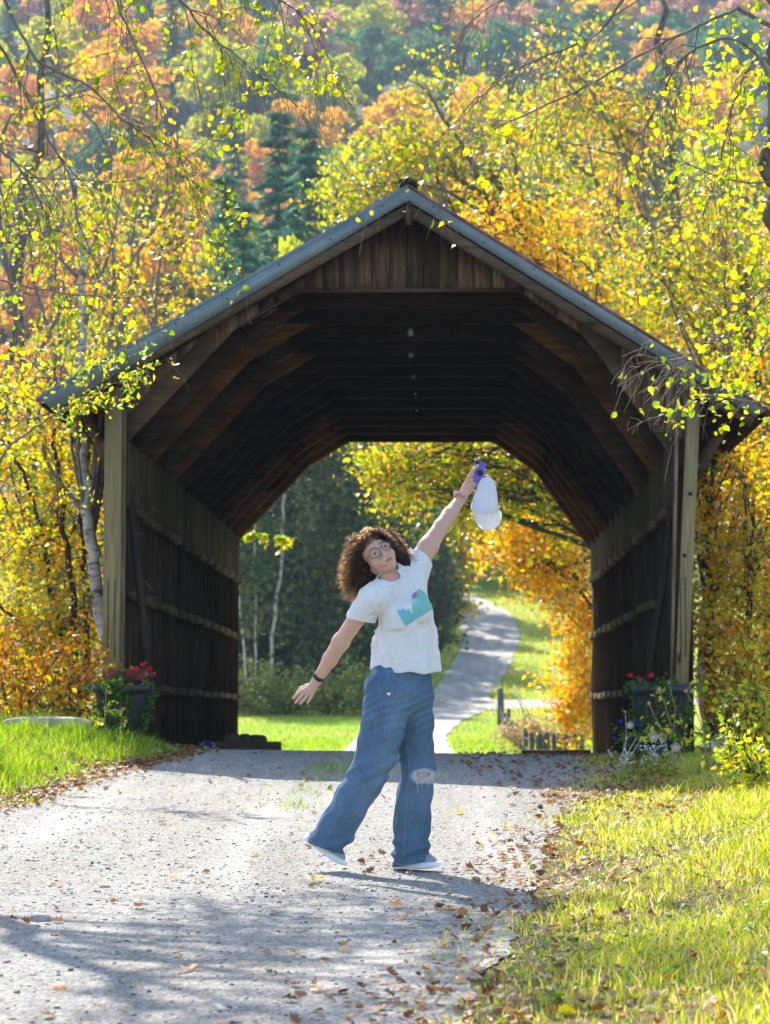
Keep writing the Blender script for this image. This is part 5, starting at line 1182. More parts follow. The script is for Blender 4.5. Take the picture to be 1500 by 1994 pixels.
# trailing hand, palm down, fingers hanging open
pm = Q(601, 1346, .145)
B.cap(wR, Q(604, 1344, .14), .0225, .024, .012, ((.3, 1, .2), .7)); B.cap(Q(606, 1343, .14), Q(592, 1347, .15), .021, .018, .01, ((.3, 1, .2), .7))
def finger(pts, r0, r1, k=.004):
    n = len(pts) - 1
    for i in range(n): B.cap(pts[i], pts[i + 1], r0 + (r1 - r0) * i / n, r0 + (r1 - r0) * (i + 1) / n, k)
finger([Q(609, 1350, .14), Q(605.5, 1359, .135), Q(602, 1364, .138), Q(599.5, 1368, .145)], .0082, .006)
finger([Q(600, 1352, .14), Q(594, 1361, .13), Q(589, 1366, .133), Q(585, 1370, .142)], .0088, .0066)
finger([Q(592, 1350, .145), Q(584, 1359, .135), Q(579.5, 1364, .138), Q(576, 1368, .147)], .009, .0068)
finger([Q(588, 1345, .155), Q(579, 1352, .155), Q(575, 1356, .16), Q(571.5, 1360, .168)], .0086, .0064)
finger([Q(609, 1334, .155), Q(597, 1336, .175), Q(586, 1341, .18), Q(579, 1349, .178)], .0105, .0072, .006)
# raised hand: holds the phone with thumb on its back, lower fingers pinch the cap
B.cap(wL, Q(911, 949, .355), .0225, .026, .012, ((.3, .8, .2), .72)); B.cap(Q(909, 951, .355), Q(922, 941, .36), .026, .022, .012, ((.3, .8, .2), .75))
finger([Q(908, 943, .35), Q(915, 928, .335), Q(922, 915, .332), Q(931, 906, .334)], .0115, .0075, .008)      # thumb
finger([Q(918, 932, .37), Q(930, 918, .385), Q(940, 914, .385), Q(946.5, 915, .372)], .0088, .0065)             # index, behind the phone
finger([Q(922, 938, .37), Q(934, 930, .388), Q(945, 926, .388), Q(949.5, 928, .372)], .009, .0066)             # middle
finger([Q(922, 944, .365), Q(936, 940, .375), Q(952, 935, .375), Q(963, 939, .365), Q(966.5, 943, .352)], .0088, .0062)   # ring, round the cap
finger([Q(916, 952, .355), Q(927, 957, .342), Q(936, 955, .335), Q(940, 949, .338)], .0086, .0062)             # little finger
# head
E3 = lambda x, y, z, r_, k=.012, m='add': B.ell(hd(x, y, z), r_, HM, k, m)
E3(0, .012, .032, (.074, .092, .088)); E3(0, -.018, -.024, (.061, .064, .080), .02)
for s_ in (-1, 1):
    B.cap(hd(s_ * .045, .005, -.045), hd(s_ * .015, -.054, -.086), .019, .016, .02)
    E3(s_ * .037, -.050, -.034, (.027, .026, .026), .02)                     # cheek
    B.cap(hd(s_ * .012, -.083, .017), hd(s_ * .046, -.066, .019), .008, .006, .014)     # brow ridge
    E3(s_ * .0315, -.094, -.001, (.019, .016, .012), .012, 'sub')
    E3(s_ * .0112, -.0945, -.0415, (.008, .010, .007), .006)                 # nostril wing
    E3(s_ * .0065, -.1005, -.0485, (.0035, .005, .003), .003, 'sub')
    E3(s_ * .073, .014, -.012, (.008, .019, .031), .006); E3(s_ * .079, .006, -.008, (.005, .010, .018), .004, 'sub')
    B.cap(hd(s_ * .0315 - .015, -.0735, .001), hd(s_ * .0315 + .015, -.0735, .001), .0135, .0125, .005)  # lids closed over the eyeball
    B.cap(hd(s_ * .030, -.078, -.060), hd(s_ * .024, -.084, -.052), .010, .009, .012)
E3(0, -.064, -.088, (.019, .018, .016), .018)                                  # chin
B.cap(hd(0, -.080, .010), hd(0, -.101, -.035), .0065, .0095, .010); E3(0, -.101, -.038, (.0095, .0095, .0085), .008)
E3(0, -.078, -.062, (.028, .018, .020), .015)                                  # mouth mound
B.cap(hd(-.022, -.084, -.061), hd(0, -.0955, -.0655), .0035, .0062, .005); B.cap(hd(.022, -.084, -.061), hd(0, -.0955, -.0655), .0035, .0062, .005)
B.cap(hd(-.014, -.088, -.0705), hd(.014, -.088, -.0705), .0065, .0065, .005)
B.cap(hd(-.021, -.094, -.0635), hd(0, -.103, -.0675), .0016, .002, .002, None, 'sub'); B.cap(hd(.021, -.094, -.0635), hd(0, -.103, -.0675), .0016, .002, .002, None, 'sub')
for s_ in (-1, 1): # palpebral slit opened again
    B.cap(hd(s_ * .0315 - .009, -.0895, -.002), hd(s_ * .0315 + .009, -.0893, -.0025), .0036, .0036, .002, None, 'sub')
V, F = B.mesh(); F = flip_check(V, F); bodyT = bvh_of(V, F)
# skin colour by place (lips, brows, cheeks, nails)
L = (V - HO) @ HR
col = np.tile(np.array([0.60, 0.36, 0.27], np.float32), (len(V), 1))
def paint(m, c): m = np.clip(m, 0, 1)[:, None]; col[:] = col * (1 - m) + np.array(c, np.float32) * m
dl = np.sqrt((L[:, 0] / .024) ** 2 + ((L[:, 2] + .0655 - 6 * L[:, 0] ** 2) / .0088) ** 2)
front = L[:, 1] < -.06
paint((1.0 - dl) * 4 * front * .8, (0.40, 0.15, 0.13))
paint((1 - np.abs(L[:, 2] + .0648 - 5 * L[:, 0] ** 2) / .0022) * (np.abs(L[:, 0]) < .022) * front * .8, (0.12, .03, .03))
for s_ in (-1, 1):
    paint((1 - np.sqrt(((L[:, 0] - s_ * .036) / .024) ** 2 + ((L[:, 2] + .036) / .02) ** 2)) * .7 * front, (0.62, 0.27, 0.20))
    bz = .0215 + .006 * np.sin(np.clip((s_ * L[:, 0] - .012) / .036, 0, 1) * math.pi)
    paint((1 - np.abs(L[:, 2] - bz) / .0045) * ((s_ * L[:, 0] > .012) & (s_ * L[:, 0] < .05)) * front * .85, (0.10, 0.055, 0.035))
    paint((1 - np.abs(L[:, 2] - (.0022 - 14 * (L[:, 0] - s_ * .0315) ** 2)) / .0022) * (np.abs(L[:, 0] - s_ * .0315) < .014) * front * .9, (0.05, 0.03, 0.025))
    paint((1.2 - np.sqrt(((L[:, 0] - s_ * .0315) / .016) ** 2 + ((L[:, 2] - .004) / .006) ** 2)) * .7 * front, (0.30, 0.16, 0.11))
t = NT("skin"); at = t.n("ShaderNodeAttribute", attribute_name="Col"); nz = t.noise(t.coords(), 60, 4, .6); nb = t.noise(t.coords(), 9, 3)
c = t.mix(at.outputs["Color"], (0.60, 0.26, 0.19), t.rng(nb, .45, .8, 0, .3))
p = t.n("ShaderNodeBsdfPrincipled"); t.l(c, p.inputs["Base Color"]); p.inputs["Roughness"].default_value = .5; p.inputs["Specular IOR Level"].default_value = .35
p.inputs["Subsurface Weight"].default_value = .12; p.inputs["Subsurface Radius"].default_value = (1, .3, .15); p.inputs["Subsurface Scale"].default_value = .012
t.l(t.bump(nz, .12, .002), p.inputs["Normal"]); M_skin = t.fin(p.outputs[0])
person = MB().add(V - root_loc, F).build("person", M_skin, smooth=True, col=col); person.location = tuple(root_loc)
tag(person, "curly-haired woman in white T-shirt and blue jeans striding with both arms stretched out", "person")
def kid(mb, name, mats, smooth=True, colr=None, parent=None):
    mb.v = [v - root_loc.astype(np.float32) for v in mb.v]; return mb.build(name, mats, parent or person, smooth, colr)
# eyes
t = NT("eye"); M_eye = t.fin(t.pbr((0.34, 0.31, 0.29), .15, spec=.6)); t = NT("iris"); M_iris = t.fin(t.pbr((0.05, 0.03, 0.02), .1, spec=.8))
for s_ in (-1, 1):
    mb = MB(); prof = [(math.sin(a) * .0122, -math.cos(a) * .0122) for a in np.linspace(0, math.pi, 14)]
    mb.lathe(prof, hd(s_ * .0315, -.0735, 0), 18, HR @ np.array([.05, 1, .05]), 0)
    mb.lathe([(0, .0004), (.004, .0002), (.0068, -.0014)], hd(s_ * .0315, -.0735, 0) + HR @ np.array([-.0005, -.0126, -.0005]), 14, HR @ np.array([0, -1, 0]), 1)
    kid(mb, "eye", [M_eye, M_iris])

# ------------- T-shirt
S = Field(Q(660, 1330, -.3) * [1, 0, 1] + [0, D0 - .30, 0], Q(850, 1040, .3) * [1, 0, 1] + [.05, D0 + .34, 0], 0.0037)
fl = ((0, 1, 0), .80)
torso(S, .010)
S.cap(Q(757, 1160, .0), Q(792, 1140, .03), .062, .058, .04, fl)
S.cap(Q(772, 1165, .0), Q(789, 1195, .0), .09, .122, .03, fl); S.cap(Q(789, 1195, 0), Q(788, 1245, .0), .122, .134, .02, fl); S.cap(Q(788, 1245, 0), Q(789, 1330, .0), .134, .164, .02, fl)
S.cap(neckb + [0.0, 0, -.028], sR + [.02, 0, -.002], .052, .05, .035); S.cap(neckb + [.01, 0, -.035], sL + [-.01, 0, -.008], .052, .052, .035)
S.cap(sR + [.002, 0, -.006], Q(709, 1212, -.045), .046, .054, .02); S.cap(sL + [-.006, 0, -.01], Q(822, 1082, .13), .056, .058, .02)
S.cap(Q(800, 1150, .03), sL, .075, .06, .03, fl)
S.ell(Q(812, 1190, -.070), (.062, .058, .066), None, .05); S.ell(Q(774, 1203, -.088), (.062, .055, .066), None, .05)      # bust
S.cap(Q(748, 1238, -.02), Q(738, 1300, -.01), .02, .042, .04); S.cap(Q(838, 1230, .02), Q(848, 1300, .02), .03, .035, .03)
S.warp(lambda p: folds(p, 3, .0065, 30, 5, Q(760, 1160) - Q(800, 1290), 3) + folds(p, 4, .005, 50, 4, (1, 0, -.5), 3) * smooth01((Q(1, 1180)[2] - p[..., 2]) / .12))
torso(S, .007)
# hem, sleeves and neck opened
def hemz(p):
    px_ = (p[..., 0]) / PX + 750; u = (px_ - 790) / 68.0
    zz = Q(1, 1311, 0)[2] + .013 * u * u - .010 * u + .005 * np.sin(px_ * .12) - .04 * (p[..., 1] - D0) * 0; return p[..., 2] - zz
S.cut(lambda p: -hemz(p) * -1 if False else hemz(p) * 1.0)
nA = unit(Q(704, 1230, -.045) - Q(712, 1180, -.06)); S.cut(lambda p: np.where((p[..., 0] < np.interp(p[..., 2], [Q(1, 1243)[2], Q(1, 1216)[2], Q(1, 1196)[2]], [Q(721, 1)[0], Q(734, 1)[0], Q(737, 1)[0]])) & (p[..., 2] < Q(1, 1196)[2]) & (p[..., 2] > Q(1, 1243)[2]), ((Q(707, 1209, -.045) - p) @ nA.astype(np.float32)), .05))
nB = unit(eL - sL); S.cut(lambda p: np.where(p[..., 0] > Q(800, 1, 0)[0], (Q(817, 1088, .12) - p) @ nB.astype(np.float32), .05))
S.cap(neckb + [0, .0, .028], hd(0, 0.02, -.085), .058, .055, .004, None, 'sub'); S.ell(Q(757, 1126, -.045), (.056, .07, .030), rot((0, 1, 0), R(-14)).T, .006, 'sub')
S.cap(Q(788, 1304, 0), Q(790, 1345, 0), .118, .128, .004, fl, 'sub')
S.cap(Q(709, 1203, -.045), Q(707, 1222, -.045), .044, .046, .003, None, 'sub'); S.cap(Q(818, 1088, .125), Q(828, 1072, .15), .05, .05, .003, None, 'sub')
SV, SF = S.mesh(); SF = flip_check(SV, SF); shT = bvh_of(SV, SF)
pp = proj(SV); sx, sy = pp[:, 0], pp[:, 1]
scol = np.tile(np.array([0.87, 0.87, 0.89], np.float32), (len(SV), 1))
vis = SV[:, 1] < D0 + .01
def spaint(m, c): m = (np.clip(m, 0, 1) * vis)[:, None]; scol[:] = scol * (1 - m) + np.array(c, np.float32) * m
def half(ax, ay, bx, by): n_ = math.hypot(bx - ax, by - ay); return ((bx - ax) * (sy - ay) - (by - ay) * (sx - ax)) / n_
ins = np.minimum.reduce([half(769, 1185, 790, 1220) * -1, half(790, 1220, 846, 1186) * -1, half(846, 1186, 806, 1142) * -1]) if False else None
def inpoly(poly):
    d = np.full(len(sx), 1e9)
    for i in range(len(poly)):
        (ax, ay), (bx, by) = poly[i], poly[(i + 1) % len(poly)]; d = np.minimum(d, half(ax, ay, bx, by))
    return d
poly = inpoly([(769.5, 1185), (797, 1162), (812, 1144), (834, 1158), (843, 1186), (790, 1220)])
wv = 2.5 * np.sin(sx * .55) + 2.0 * np.sin(sx * .23 + sy * .3) + 1.2 * np.sin(sx * 1.3 - sy)
body = poly * .8 + .5
spray = np.clip(((sx - 781) * .35 + (1188 - sy) * .9 - 1.5 + wv) * .35, 0, 1) * (sx < 803)      # white foam bites into the top left
tealc = np.array([0.10, 0.46, 0.50]); 
spaint(body * (1 - spray), (0.22, 0.60, 0.66)); spaint(body * (1 - spray) * np.clip((sx - 800) / 18, 0, 1) * (sy < 1195), (0.26, 0.63, 0.57))
spaint(np.clip(1.6 - np.hypot((sx - 808) / 10.5, (sy - 1170) / 8.0) * 1.4, 0, 1) * .75 * (poly > -1), (0.42, 0.70, 0.80))
e1 = np.hypot(((sx - 808.5) * .8 - (sy - 1159.5) * .6) / 7.5, ((sx - 808.5) * .6 + (sy - 1159.5) * .8) / 4.6); spaint((1.1 - e1) * 6, (0.52, 0.25, 0.33))
for qx, qy in [(771, 1166.5), (790, 1165.5), (784, 1178), (779, 1160), (796, 1152), (788, 1148), (800, 1147)]: spaint((1.3 - np.hypot(sx - qx, sy - qy)) * (1 if qy > 1160 else .5), (0.66, 0.40, 0.50))
ax_, ay_, bx_, by_ = 785, 1122, 808, 1146      # thin grey cord falling from neckline
t_ = np.clip(((sx - ax_) * (bx_ - ax_) + (sy - ay_) * (by_ - ay_)) / 1105, 0, 1)
spaint((1.2 - np.hypot(sx - (ax_ + t_ * (bx_ - ax_) + 2.2 * np.sin(t_ * 3.14)), sy - (ay_ + t_ * (by_ - ay_)))) * .7, (0.33, .36, .38))
t = NT("cotton"); at = t.n("ShaderNodeAttribute", attribute_name="Col"); n1_ = t.noise(t.coords((1, 1, 3)), 45, 4, .6); n2_ = t.noise(t.coords((3, 3, 1), rot=(0, .5, 0)), 9, 5, .6, 1.0)
tr = t.n("ShaderNodeBsdfTranslucent"); t.l(at.outputs["Color"], tr.inputs[0]); pb = t.pbr(at.outputs["Color"], .85, t.bump(t.math('ADD', t.math('MULTIPLY', n2_, 3.0), t.math('MULTIPLY', n1_, .25)), .55, .012), spec=.1)
mx = t.n("ShaderNodeMixShader"); mx.inputs[0].default_value = .2; t.l(pb, mx.inputs[1]); t.l(tr.outputs[0], mx.inputs[2]); M_cotton = t.fin(mx.outputs[0])
shirt = kid(MB().add(SV, SF), "t_shirt", M_cotton, True, scol)
M_seam = mat_noise("shirt_rib", [(0.70, .70, .72), (.82, .82, .84)], 80, .8, .2)
nk = [hit(shT, x_, y_, .0015) for x_, y_ in [(731.5, 1133), (737, 1136.5), (743, 1140), (750, 1141.5), (758, 1141), (766, 1138.5), (773, 1134), (779, 1129), (783, 1124)]]
kid(MB().tube(nk, .004, 6), "neck_band", M_seam, parent=shirt)

# ------------- jeans
J = Field(Q(588, 1700, -.3) * [1, 0, 1] + [0, D0 - .30, 0], Q(856, 1285, .3) * [1, 0, 1] + [.02, D0 + .34, 0], 0.0037)
JR = [(756, 1335, -.045, .104), (746, 1420, -.05, .102), (731, 1478, -.05, .092), (708, 1520, -.045, .084), (680, 1568, -.03, .083), (655, 1612, -.01, .086), (634, 1650, .01, .086), (622, 1672, .02, .088)]
JL = [(802, 1340, .04, .098), (806, 1400, .045, .093), (809, 1450, .045, .085), (812, 1500, .045, .084), (806, 1550, .055, .083), (800, 1610, .065, .084), (797, 1665, .075, .088), (796, 1700, .08, .089)]
for ch, fz in ((JR, .86), (JL, .86)):
    for a_, b_ in zip(ch[:-1], ch[1:]): J.cap(Q(*a_[:3]), Q(*b_[:3]), a_[3], b_[3], .012, ((.25, 1, 0), fz))
J.cap(Q(783, 1290, 0), Q(778, 1345, 0), .119, .148, .03, ((.1, 1, 0), .80)); J.cap(Q(740, 1380, .03), Q(745, 1345, .03), .075, .075, .04)
axR = Q(706, 1515) - Q(637, 1640)
def jf(p):
    px_ = p[..., 0] / PX + 750; py_ = 1390 - (p[..., 2] - CAMZ) / PX
    low = smooth01((py_ - 1440) / 80)
    left = (px_ < 790 - (py_ - 1440) * .25)
    k1 = folds(p, 12, .011, 28, 5, axR, 5) * np.where(left, low, .3); k2 = folds(p, 13, .0115, 30, 5, (0, 0, 1), 5) * np.where(left, 0, low)
    hip = folds(p, 14, .006, 55, 4, (.9, .2, .35), 4) * (1 - low)
    knee = .008 * np.sin((py_ - 1495 + (px_ - 700) * .5) * .22) * np.exp(-((py_ - 1500) / 28) ** 2) * left
    stack = .009 * np.sin((py_ + px_ * .25) * .25) * np.exp(-((py_ - 1655) / 26) ** 2)
    return k1 + k2 + hip + knee + stack
J.warp(jf)
for h_, k_, a_ in ((hR, kR, aR), (hL, kL, aL)):
    J.cap(h_, k_, .083, .060, .02); J.cap(k_, a_, .060, .044, .02)
J.cap(Q(786, 1300, 0), pel, .105, .113, .02, ((0, 1, 0), .8))
J.cut(lambda p: Q(1, 1297, 0)[2] + .004 - p[..., 2])
n1_ = unit(Q(634, 1660) - Q(672, 1600)); n1_ = unit(Q(628, 1670, .02) - Q(655, 1612, -.01))
hemR = Q(630, 1650, .01); nrm = unit(np.array([ -.30, 0.0, -1.0]))
J.cut(lambda p: np.where(p[..., 0] < Q(745, 1)[0], (hemR - p) @ nrm.astype(np.float32), .05))
hemL = Q(797, 1682, .07); nL = unit(np.array([.20, 0, -1.0])); J.cut(lambda p: np.where(p[..., 0] > Q(745, 1)[0], (hemL - p) @ nL.astype(np.float32), .05))
J.cap(Q(645, 1630, .0), Q(622, 1676, .02), .066, .07, .003, ((.25, 1, 0), .86), 'sub'); J.cap(Q(799, 1655, .07), Q(796, 1710, .08), .068, .074, .003, ((.25, 1, 0), .86), 'sub')
J.ell(Q(826, 1509, -.035), (.038, .045, .016), rot((0, 1, 0), R(-6)).T, .004, 'sub')    # torn knee
JV, JF = J.mesh(); JF = flip_check(JV, JF); jT = bvh_of(JV, JF)
pj = proj(JV); jx, jy = pj[:, 0], pj[:, 1]
jc = np.tile(np.array([0.066, 0.122, 0.200], np.float32), (len(JV), 1))
fade = np.clip(np.exp(-((jx - 770 + (jy - 1400) * .2) / 34) ** 2) * .35 + np.exp(-((jy - 1540) / 90) ** 2) * .25, 0, 1)[:, None]
jc = jc * (1 - fade) + np.array([0.18, 0.27, 0.37]) * fade
wh = np.clip(np.sin((jy + .35 * jx) * .42 + 1.5 * np.sin(jx * .07)) , 0, 1) * np.exp(-((jy - 1385) / 38) ** 2) * .25; jc = jc * (1 - wh[:, None]) + np.array([0.22, .33, .46]) * wh[:, None]
rip = np.hypot((jx - 826) / 23, (jy - 1511) / 13); m = np.clip((1.3 - rip) * 2.2, 0, 1)[:, None] * (JV[:, 1:2] < D0 + .05); jc = jc * (1 - m * .75) + np.array([0.55, .6, .66]) * m * .75
t = NT("denim"); at = t.n("ShaderNodeAttribute", attribute_name="Col"); w1 = t.noise(t.coords((5, 5, .6)), 34, 6, .75); w2 = t.noise(t.coords((1, 1, 8)), 60, 3); big = t.noise(t.coords(), 7, 4)
vm = t.n("ShaderNodeVectorMath", operation='SCALE'); t.l(at.outputs["Color"], vm.inputs[0]); t.l(t.math('MULTIPLY', t.rng(w1, .3, .7, .72, 1.32), t.rng(big, .3, .7, .8, 1.2)), vm.inputs[3])
M_denim = t.fin(t.pbr(vm.outputs[0], .9, t.bump(t.math('ADD', t.math('MULTIPLY', w1, .8), t.math('MULTIPLY', big, 2.0)), .6, .008), spec=.12))
jeans = kid(MB().add(JV, JF), "jeans", M_denim, True, jc)
M_thr = mat_noise("seam_thread", [(0.10, .16, .25), (.20, .26, .34)], 60, .8, .2); M_fray = mat_noise("white_thread", [(0.62, .64, .68), (.78, .8, .82)], 60, .8, 0)
def seam(pts, r_=.0018, m=M_thr, name="seam"):
    q = []
    for (a, b), (c_, d_) in zip(pts[:-1], pts[1:]):
        for u in np.linspace(0, 1, 8, endpoint=False): q.append(hit(jT, a + (c_ - a) * u, b + (d_ - b) * u, .0008))
    kid(MB().tube(q, r_, 5), name, m, parent=jeans)
seam([(738, 1312), (737, 1345), (733, 1400), (727, 1450), (715, 1490), (698, 1525), (670, 1575), (645, 1620), (626, 1652)])
seam([(789, 1412), (793, 1450), (797, 1500), (793, 1560), (789, 1620), (786, 1676)])
seam([(829, 1318), (826, 1350), (815, 1375), (800, 1400)]); seam([(757, 1306), (753, 1325), (744, 1340), (739, 1345)]); 
seam([(604, 1636), (615, 1647), (630, 1656), (645, 1662), (656, 1664)], .003, name="hem"); seam([(764, 1680), (780, 1684), (795, 1683), (812, 1677), (828, 1669)], .003, name="hem")
# worn heart-shaped patch
q = []
for a in np.linspace(0, 2 * math.pi, 16, endpoint=False):
    hx = 16 * math.sin(a) ** 3; hy = 13 * math.cos(a) - 5 * math.cos(2*a) - 2 * math.cos(3*a) - math.cos(4*a); q.append(hit(jT, 757.5 + hx * .26, 1351 - hy * .24, .004))
mb = MB().add(q + [np.mean(q, 0)], [[i, (i + 1) % 16, 16] for i in range(16)]); kid(mb, "worn_patch", M_fray, parent=jeans)
rs = np.random.RandomState(33); mb = MB()
for k in range(46):
    x0 = rs.uniform(806, 846); y0 = 1517 + 2.5 * math.sin(x0) ; p0 = hit(jT, x0, y0 + 1, .001)
    l = rs.uniform(.005, .02) if k > 5 else rs.uniform(.03, .055); p1 = p0 + [rs.normal() * .004, -.008, -l * .5]; mb.tube([p0, p1, p1 + [rs.normal() * .005, .0, -l * .5]], .0009, 3)
for k in range(30):
    x0 = rs.uniform(808, 848); p0 = hit(jT, x0, 1500 + rs.normal(), .001); mb.tube([p0, p0 + [rs.normal() * .004, -.006, -rs.uniform(.004, .016)]], .0008, 3)
for k in range(3): x0 = (818, 829, 838)[k]; mb.tube([hit(jT, x0, 1499, .001), Q(x0 + 2, 1509, -.05), hit(jT, x0 + 1, 1519, .001)], .0008, 3)
kid(mb, "frayed_threads", M_fray, parent=jeans)
# ------------- shoes
M_mesh = mat_noise("shoe_mesh", [(0.20, .23, .27), (0.33, .36, .40)], 140, .8, .5, bdist=.002); M_sole = mat_noise("shoe_sole", [(0.70, .71, .74), (.80, .80, .82)], 30, .6, .1); M_dark = mat_noise("shoe_dark", [(0.03, .04, .06), (.06, .07, .09)], 60, .6, .1)
def shoe(heel, toe, up, name="shoe"):
    heel, toe, up = map(np.array, (heel, toe, up)); f = unit(toe - heel); s_ = unit(np.cross(f, up)); up = np.cross(s_, f); L_ = np.linalg.norm(toe - heel)
    X = Field(np.minimum(heel, toe) - .12, np.maximum(heel, toe) + .16, .004)
    M_ = np.stack([f, s_, up])
    X.cap(heel + f * .045 + up * .035, toe - f * .05 + up * .028, .038, .033, .02, (s_, 1.0)); X.cap(heel + f * .05 + up * .05, heel + f * .07 + up * .085, .038, .036, .02); X.cap(heel + f * .09 + up * .07, toe - f * .07 + up * .032, .036, .033, .02)
    X.cut(lambda p: (p - heel) @ up.astype(np.float32) - .012); v_, f_ = X.mesh(); a = kid(MB().add(v_, flip_check(v_, f_)), name, M_mesh)
    Y_ = Field(np.minimum(heel, toe) - .12, np.maximum(heel, toe) + .16, .004)
    Y_.cap(heel + f * .04 + up * .012, toe - f * .038 + up * .012, .044, .042, .01)
    rock_ = lambda p: (p - heel) @ f.astype(np.float32)
    Y_.cut(lambda p: (p - heel) @ up.astype(np.float32) - (.0 + .9 * np.maximum(rock_(p) - L_ * .72, 0) ** 2 * 4 )); Y_.cut(lambda p: .032 + .014 * np.maximum(0, 1 - rock_(p) / .12) - (p - heel) @ up.astype(np.float32)); v_, f_ = Y_.mesh()
    kid(MB().add(v_, flip_check(v_, f_)), "sole", M_sole, parent=a)
    mb = MB()
    for k in range(4): c_ = heel + f * (.12 + .02 * k) + up * (.092 - .009 * k); mb.tube([c_ - s_ * .02, c_ + up * .006, c_ + s_ * .02], .0025, 5)
    kid(mb, "laces", M_sole, parent=a); mb = MB()
    for z_ in (1, -1): kid(MB().tube([heel + f * .10 + up * .03 + s_ * z_ * .0375, heel + f * .13 + up * .045 + s_ * z_ * .0365, heel + f * .155 + up * .035 + s_ * z_ * .035], .004, 5), "side_stripe", M_dark, parent=a)
shoe(Q(591, 1634, .05), Q(666, 1696, .0) + [.008, 0, .012], (.62, -.05, .75)); shoe(Q(766, 1692, .10), Q(859, 1691, .045), (0.0, 0, 1))
# ------------- glasses, watch, scrunchie
t = NT("glasses_frame"); M_gf = t.fin(t.pbr((0.035, 0.06, 0.06), .3, spec=.5)); t = NT("lens"); gl_ = t.n("ShaderNodeBsdfTransparent"); gg = t.n("ShaderNodeBsdfGlossy"); gg.inputs["Roughness"].default_value = .05
mx = t.n("ShaderNodeMixShader"); mx.inputs[0].default_value = .035; t.l(gl_.outputs[0], mx.inputs[1]); t.l(gg.outputs[0], mx.inputs[2]); M_lens = t.fin(mx.outputs[0])
mb = MB(); lens = []
for s_ in (-1, 1):
    ring = [hd(s_ * .033 + .0245 * math.cos(a), -.102 + .10 * abs(.0245 * s_ * math.cos(a) + .0)*0 + .012 * max(0, s_ * math.cos(a)), -.004 + .0225 * math.sin(a)) for a in np.linspace(0, 2 * math.pi, 29)]
    mb.tube(ring, .0019, 6, cap=False); lens.append(ring[:-1])
    mb.tube([hd(s_ * .057, -.090, .004), hd(s_ * .068, -.078, .004), hd(s_ * .074, -.03, .003), hd(s_ * .077, .01, 0)], .0017, 5)
mb.tube([hd(-.0095, -.103, .002), hd(0, -.106, .005), hd(.0095, -.103, .002)], .0018, 6)
gls = kid(mb, "glasses", M_gf)
for l_ in lens: n_ = len(l_); kid(MB().add(l_ + [np.mean(l_, 0)], [[i, (i + 1) % n_, n_] for i in range(n_)]), "lens", M_lens, parent=gls)
def band(c, axis, r1, r2, w_, name, m, wav=0.0):
    a, b = frame(axis, (.2, 1, .1)); a, b = a, b; V_ = []; n_ = 40
    mb = MB(); prof = [(-w_/2, .0), (-w_/2, .003), (w_/2, .003), (w_/2, 0)]
    for i in range(n_):
        th = 2 * math.pi * i / n_
        for z_, o_ in prof: V_.append(c + unit(axis) * (z_ + wav * math.sin(7 * th)) + a * math.cos(th) * (r1 + o_ + wav * math.sin(11 * th)) + b * math.sin(th) * (r2 + o_ + wav * math.cos(9 * th)))
    F_ = [[i * 4 + j, i * 4 + (j + 1) % 4, ((i + 1) % n_) * 4 + (j + 1) % 4, ((i + 1) % n_) * 4 + j] for i in range(n_) for j in range(4)]
    return mb.add(V_, F_)
wc = Q(621.5, 1318, .131); ax_w = unit(wR - eR)
wb = kid(band(wc, ax_w, .0262, .0252, .017, "wrist_band", M_black), "wrist_band", M_black)
n_c = unit(np.array([-.05, -1, .25])); fc = wc + (n_c - ax_w * (n_c @ ax_w)) * .0262
t = NT("watch_screen"); M_scr = t.fin(t.pbr((0.015, .03, .06), .12, spec=.7)); u_ = unit(np.cross(ax_w, n_c)); mb = MB(); mb.beam(fc - u_ * .013, fc + u_ * .013, .021, .008, up=n_c, bev=.002); kid(mb, "screen", M_scr, parent=wb)
sc_c = Q(896, 968.5, .335); axs = unit(wL - eL); a_, b_ = frame(axs, (.2, 1, .1)); pts = []; rad_ = []
for i in range(90):
    th = 2 * math.pi * i / 89; rr = .028 + .0025 * math.sin(9 * th); pts.append(sc_c + a_ * math.cos(th) * rr + b_ * math.sin(th) * rr + axs * .003 * math.sin(13 * th)); rad_.append(.0078 + .0028 * math.sin(21 * th + 1) + .001 * math.sin(37 * th))
M_scrn = mat_noise("scrunchie_cloth", [(0.50, .27, .30), (.66, .42, .44)], 90, .8, .6, bdist=.003); kid(MB().tube(pts, rad_, 9, cap=False), "scrunchie", M_scrn)

# ------------- hair
rs = np.random.RandomState(12)
Hf = Field(Q(655, 1175, 0) * [1, 0, 1] + [0, D0 - .2, 0], Q(815, 1010, 0) * [1, 0, 1] + [0, D0 + .26, 0], .004)
Hf.ell(hd(0, .035, .045), (.088, .088, .086), HM, .02)
Hf.cap(hd(-.065, .04, .0), Q(697, 1128, .0), .05, .036, .03); Hf.cap(hd(-.07, .05, -.02), Q(712, 1140, .05), .045, .04, .03); Hf.cap(hd(.07, .03, 0.02), Q(790, 1096, .02), .036, .028, .02); Hf.cap(hd(.02, .07, -.02), Q(765, 1118, .09), .06, .05, .03)
Hf.ell(hd(0, -.075, -.035), (.062, .06, .088), HM, .01, 'sub'); Hf.ell(hd(0, -.08, .03), (.055, .045, .045), HM, .01, 'sub')
Hf.warp(lambda p: folds(p, 21, .010, 90, 6))
hv, hf = Hf.mesh(); hmb = MB().add(hv, flip_check(hv, hf), 0)
N = 4200; u = rs.normal(size=(N * 3, 3)); u /= np.linalg.norm(u, axis=1, keepdims=True)
k = ~((u[:, 1] < -.25) & (u[:, 2] < .36)) & (u[:, 2] > -.75) & ~((u[:, 1] < -.6) & (u[:, 2] < .42)); u = u[k][:N]; N = len(u)
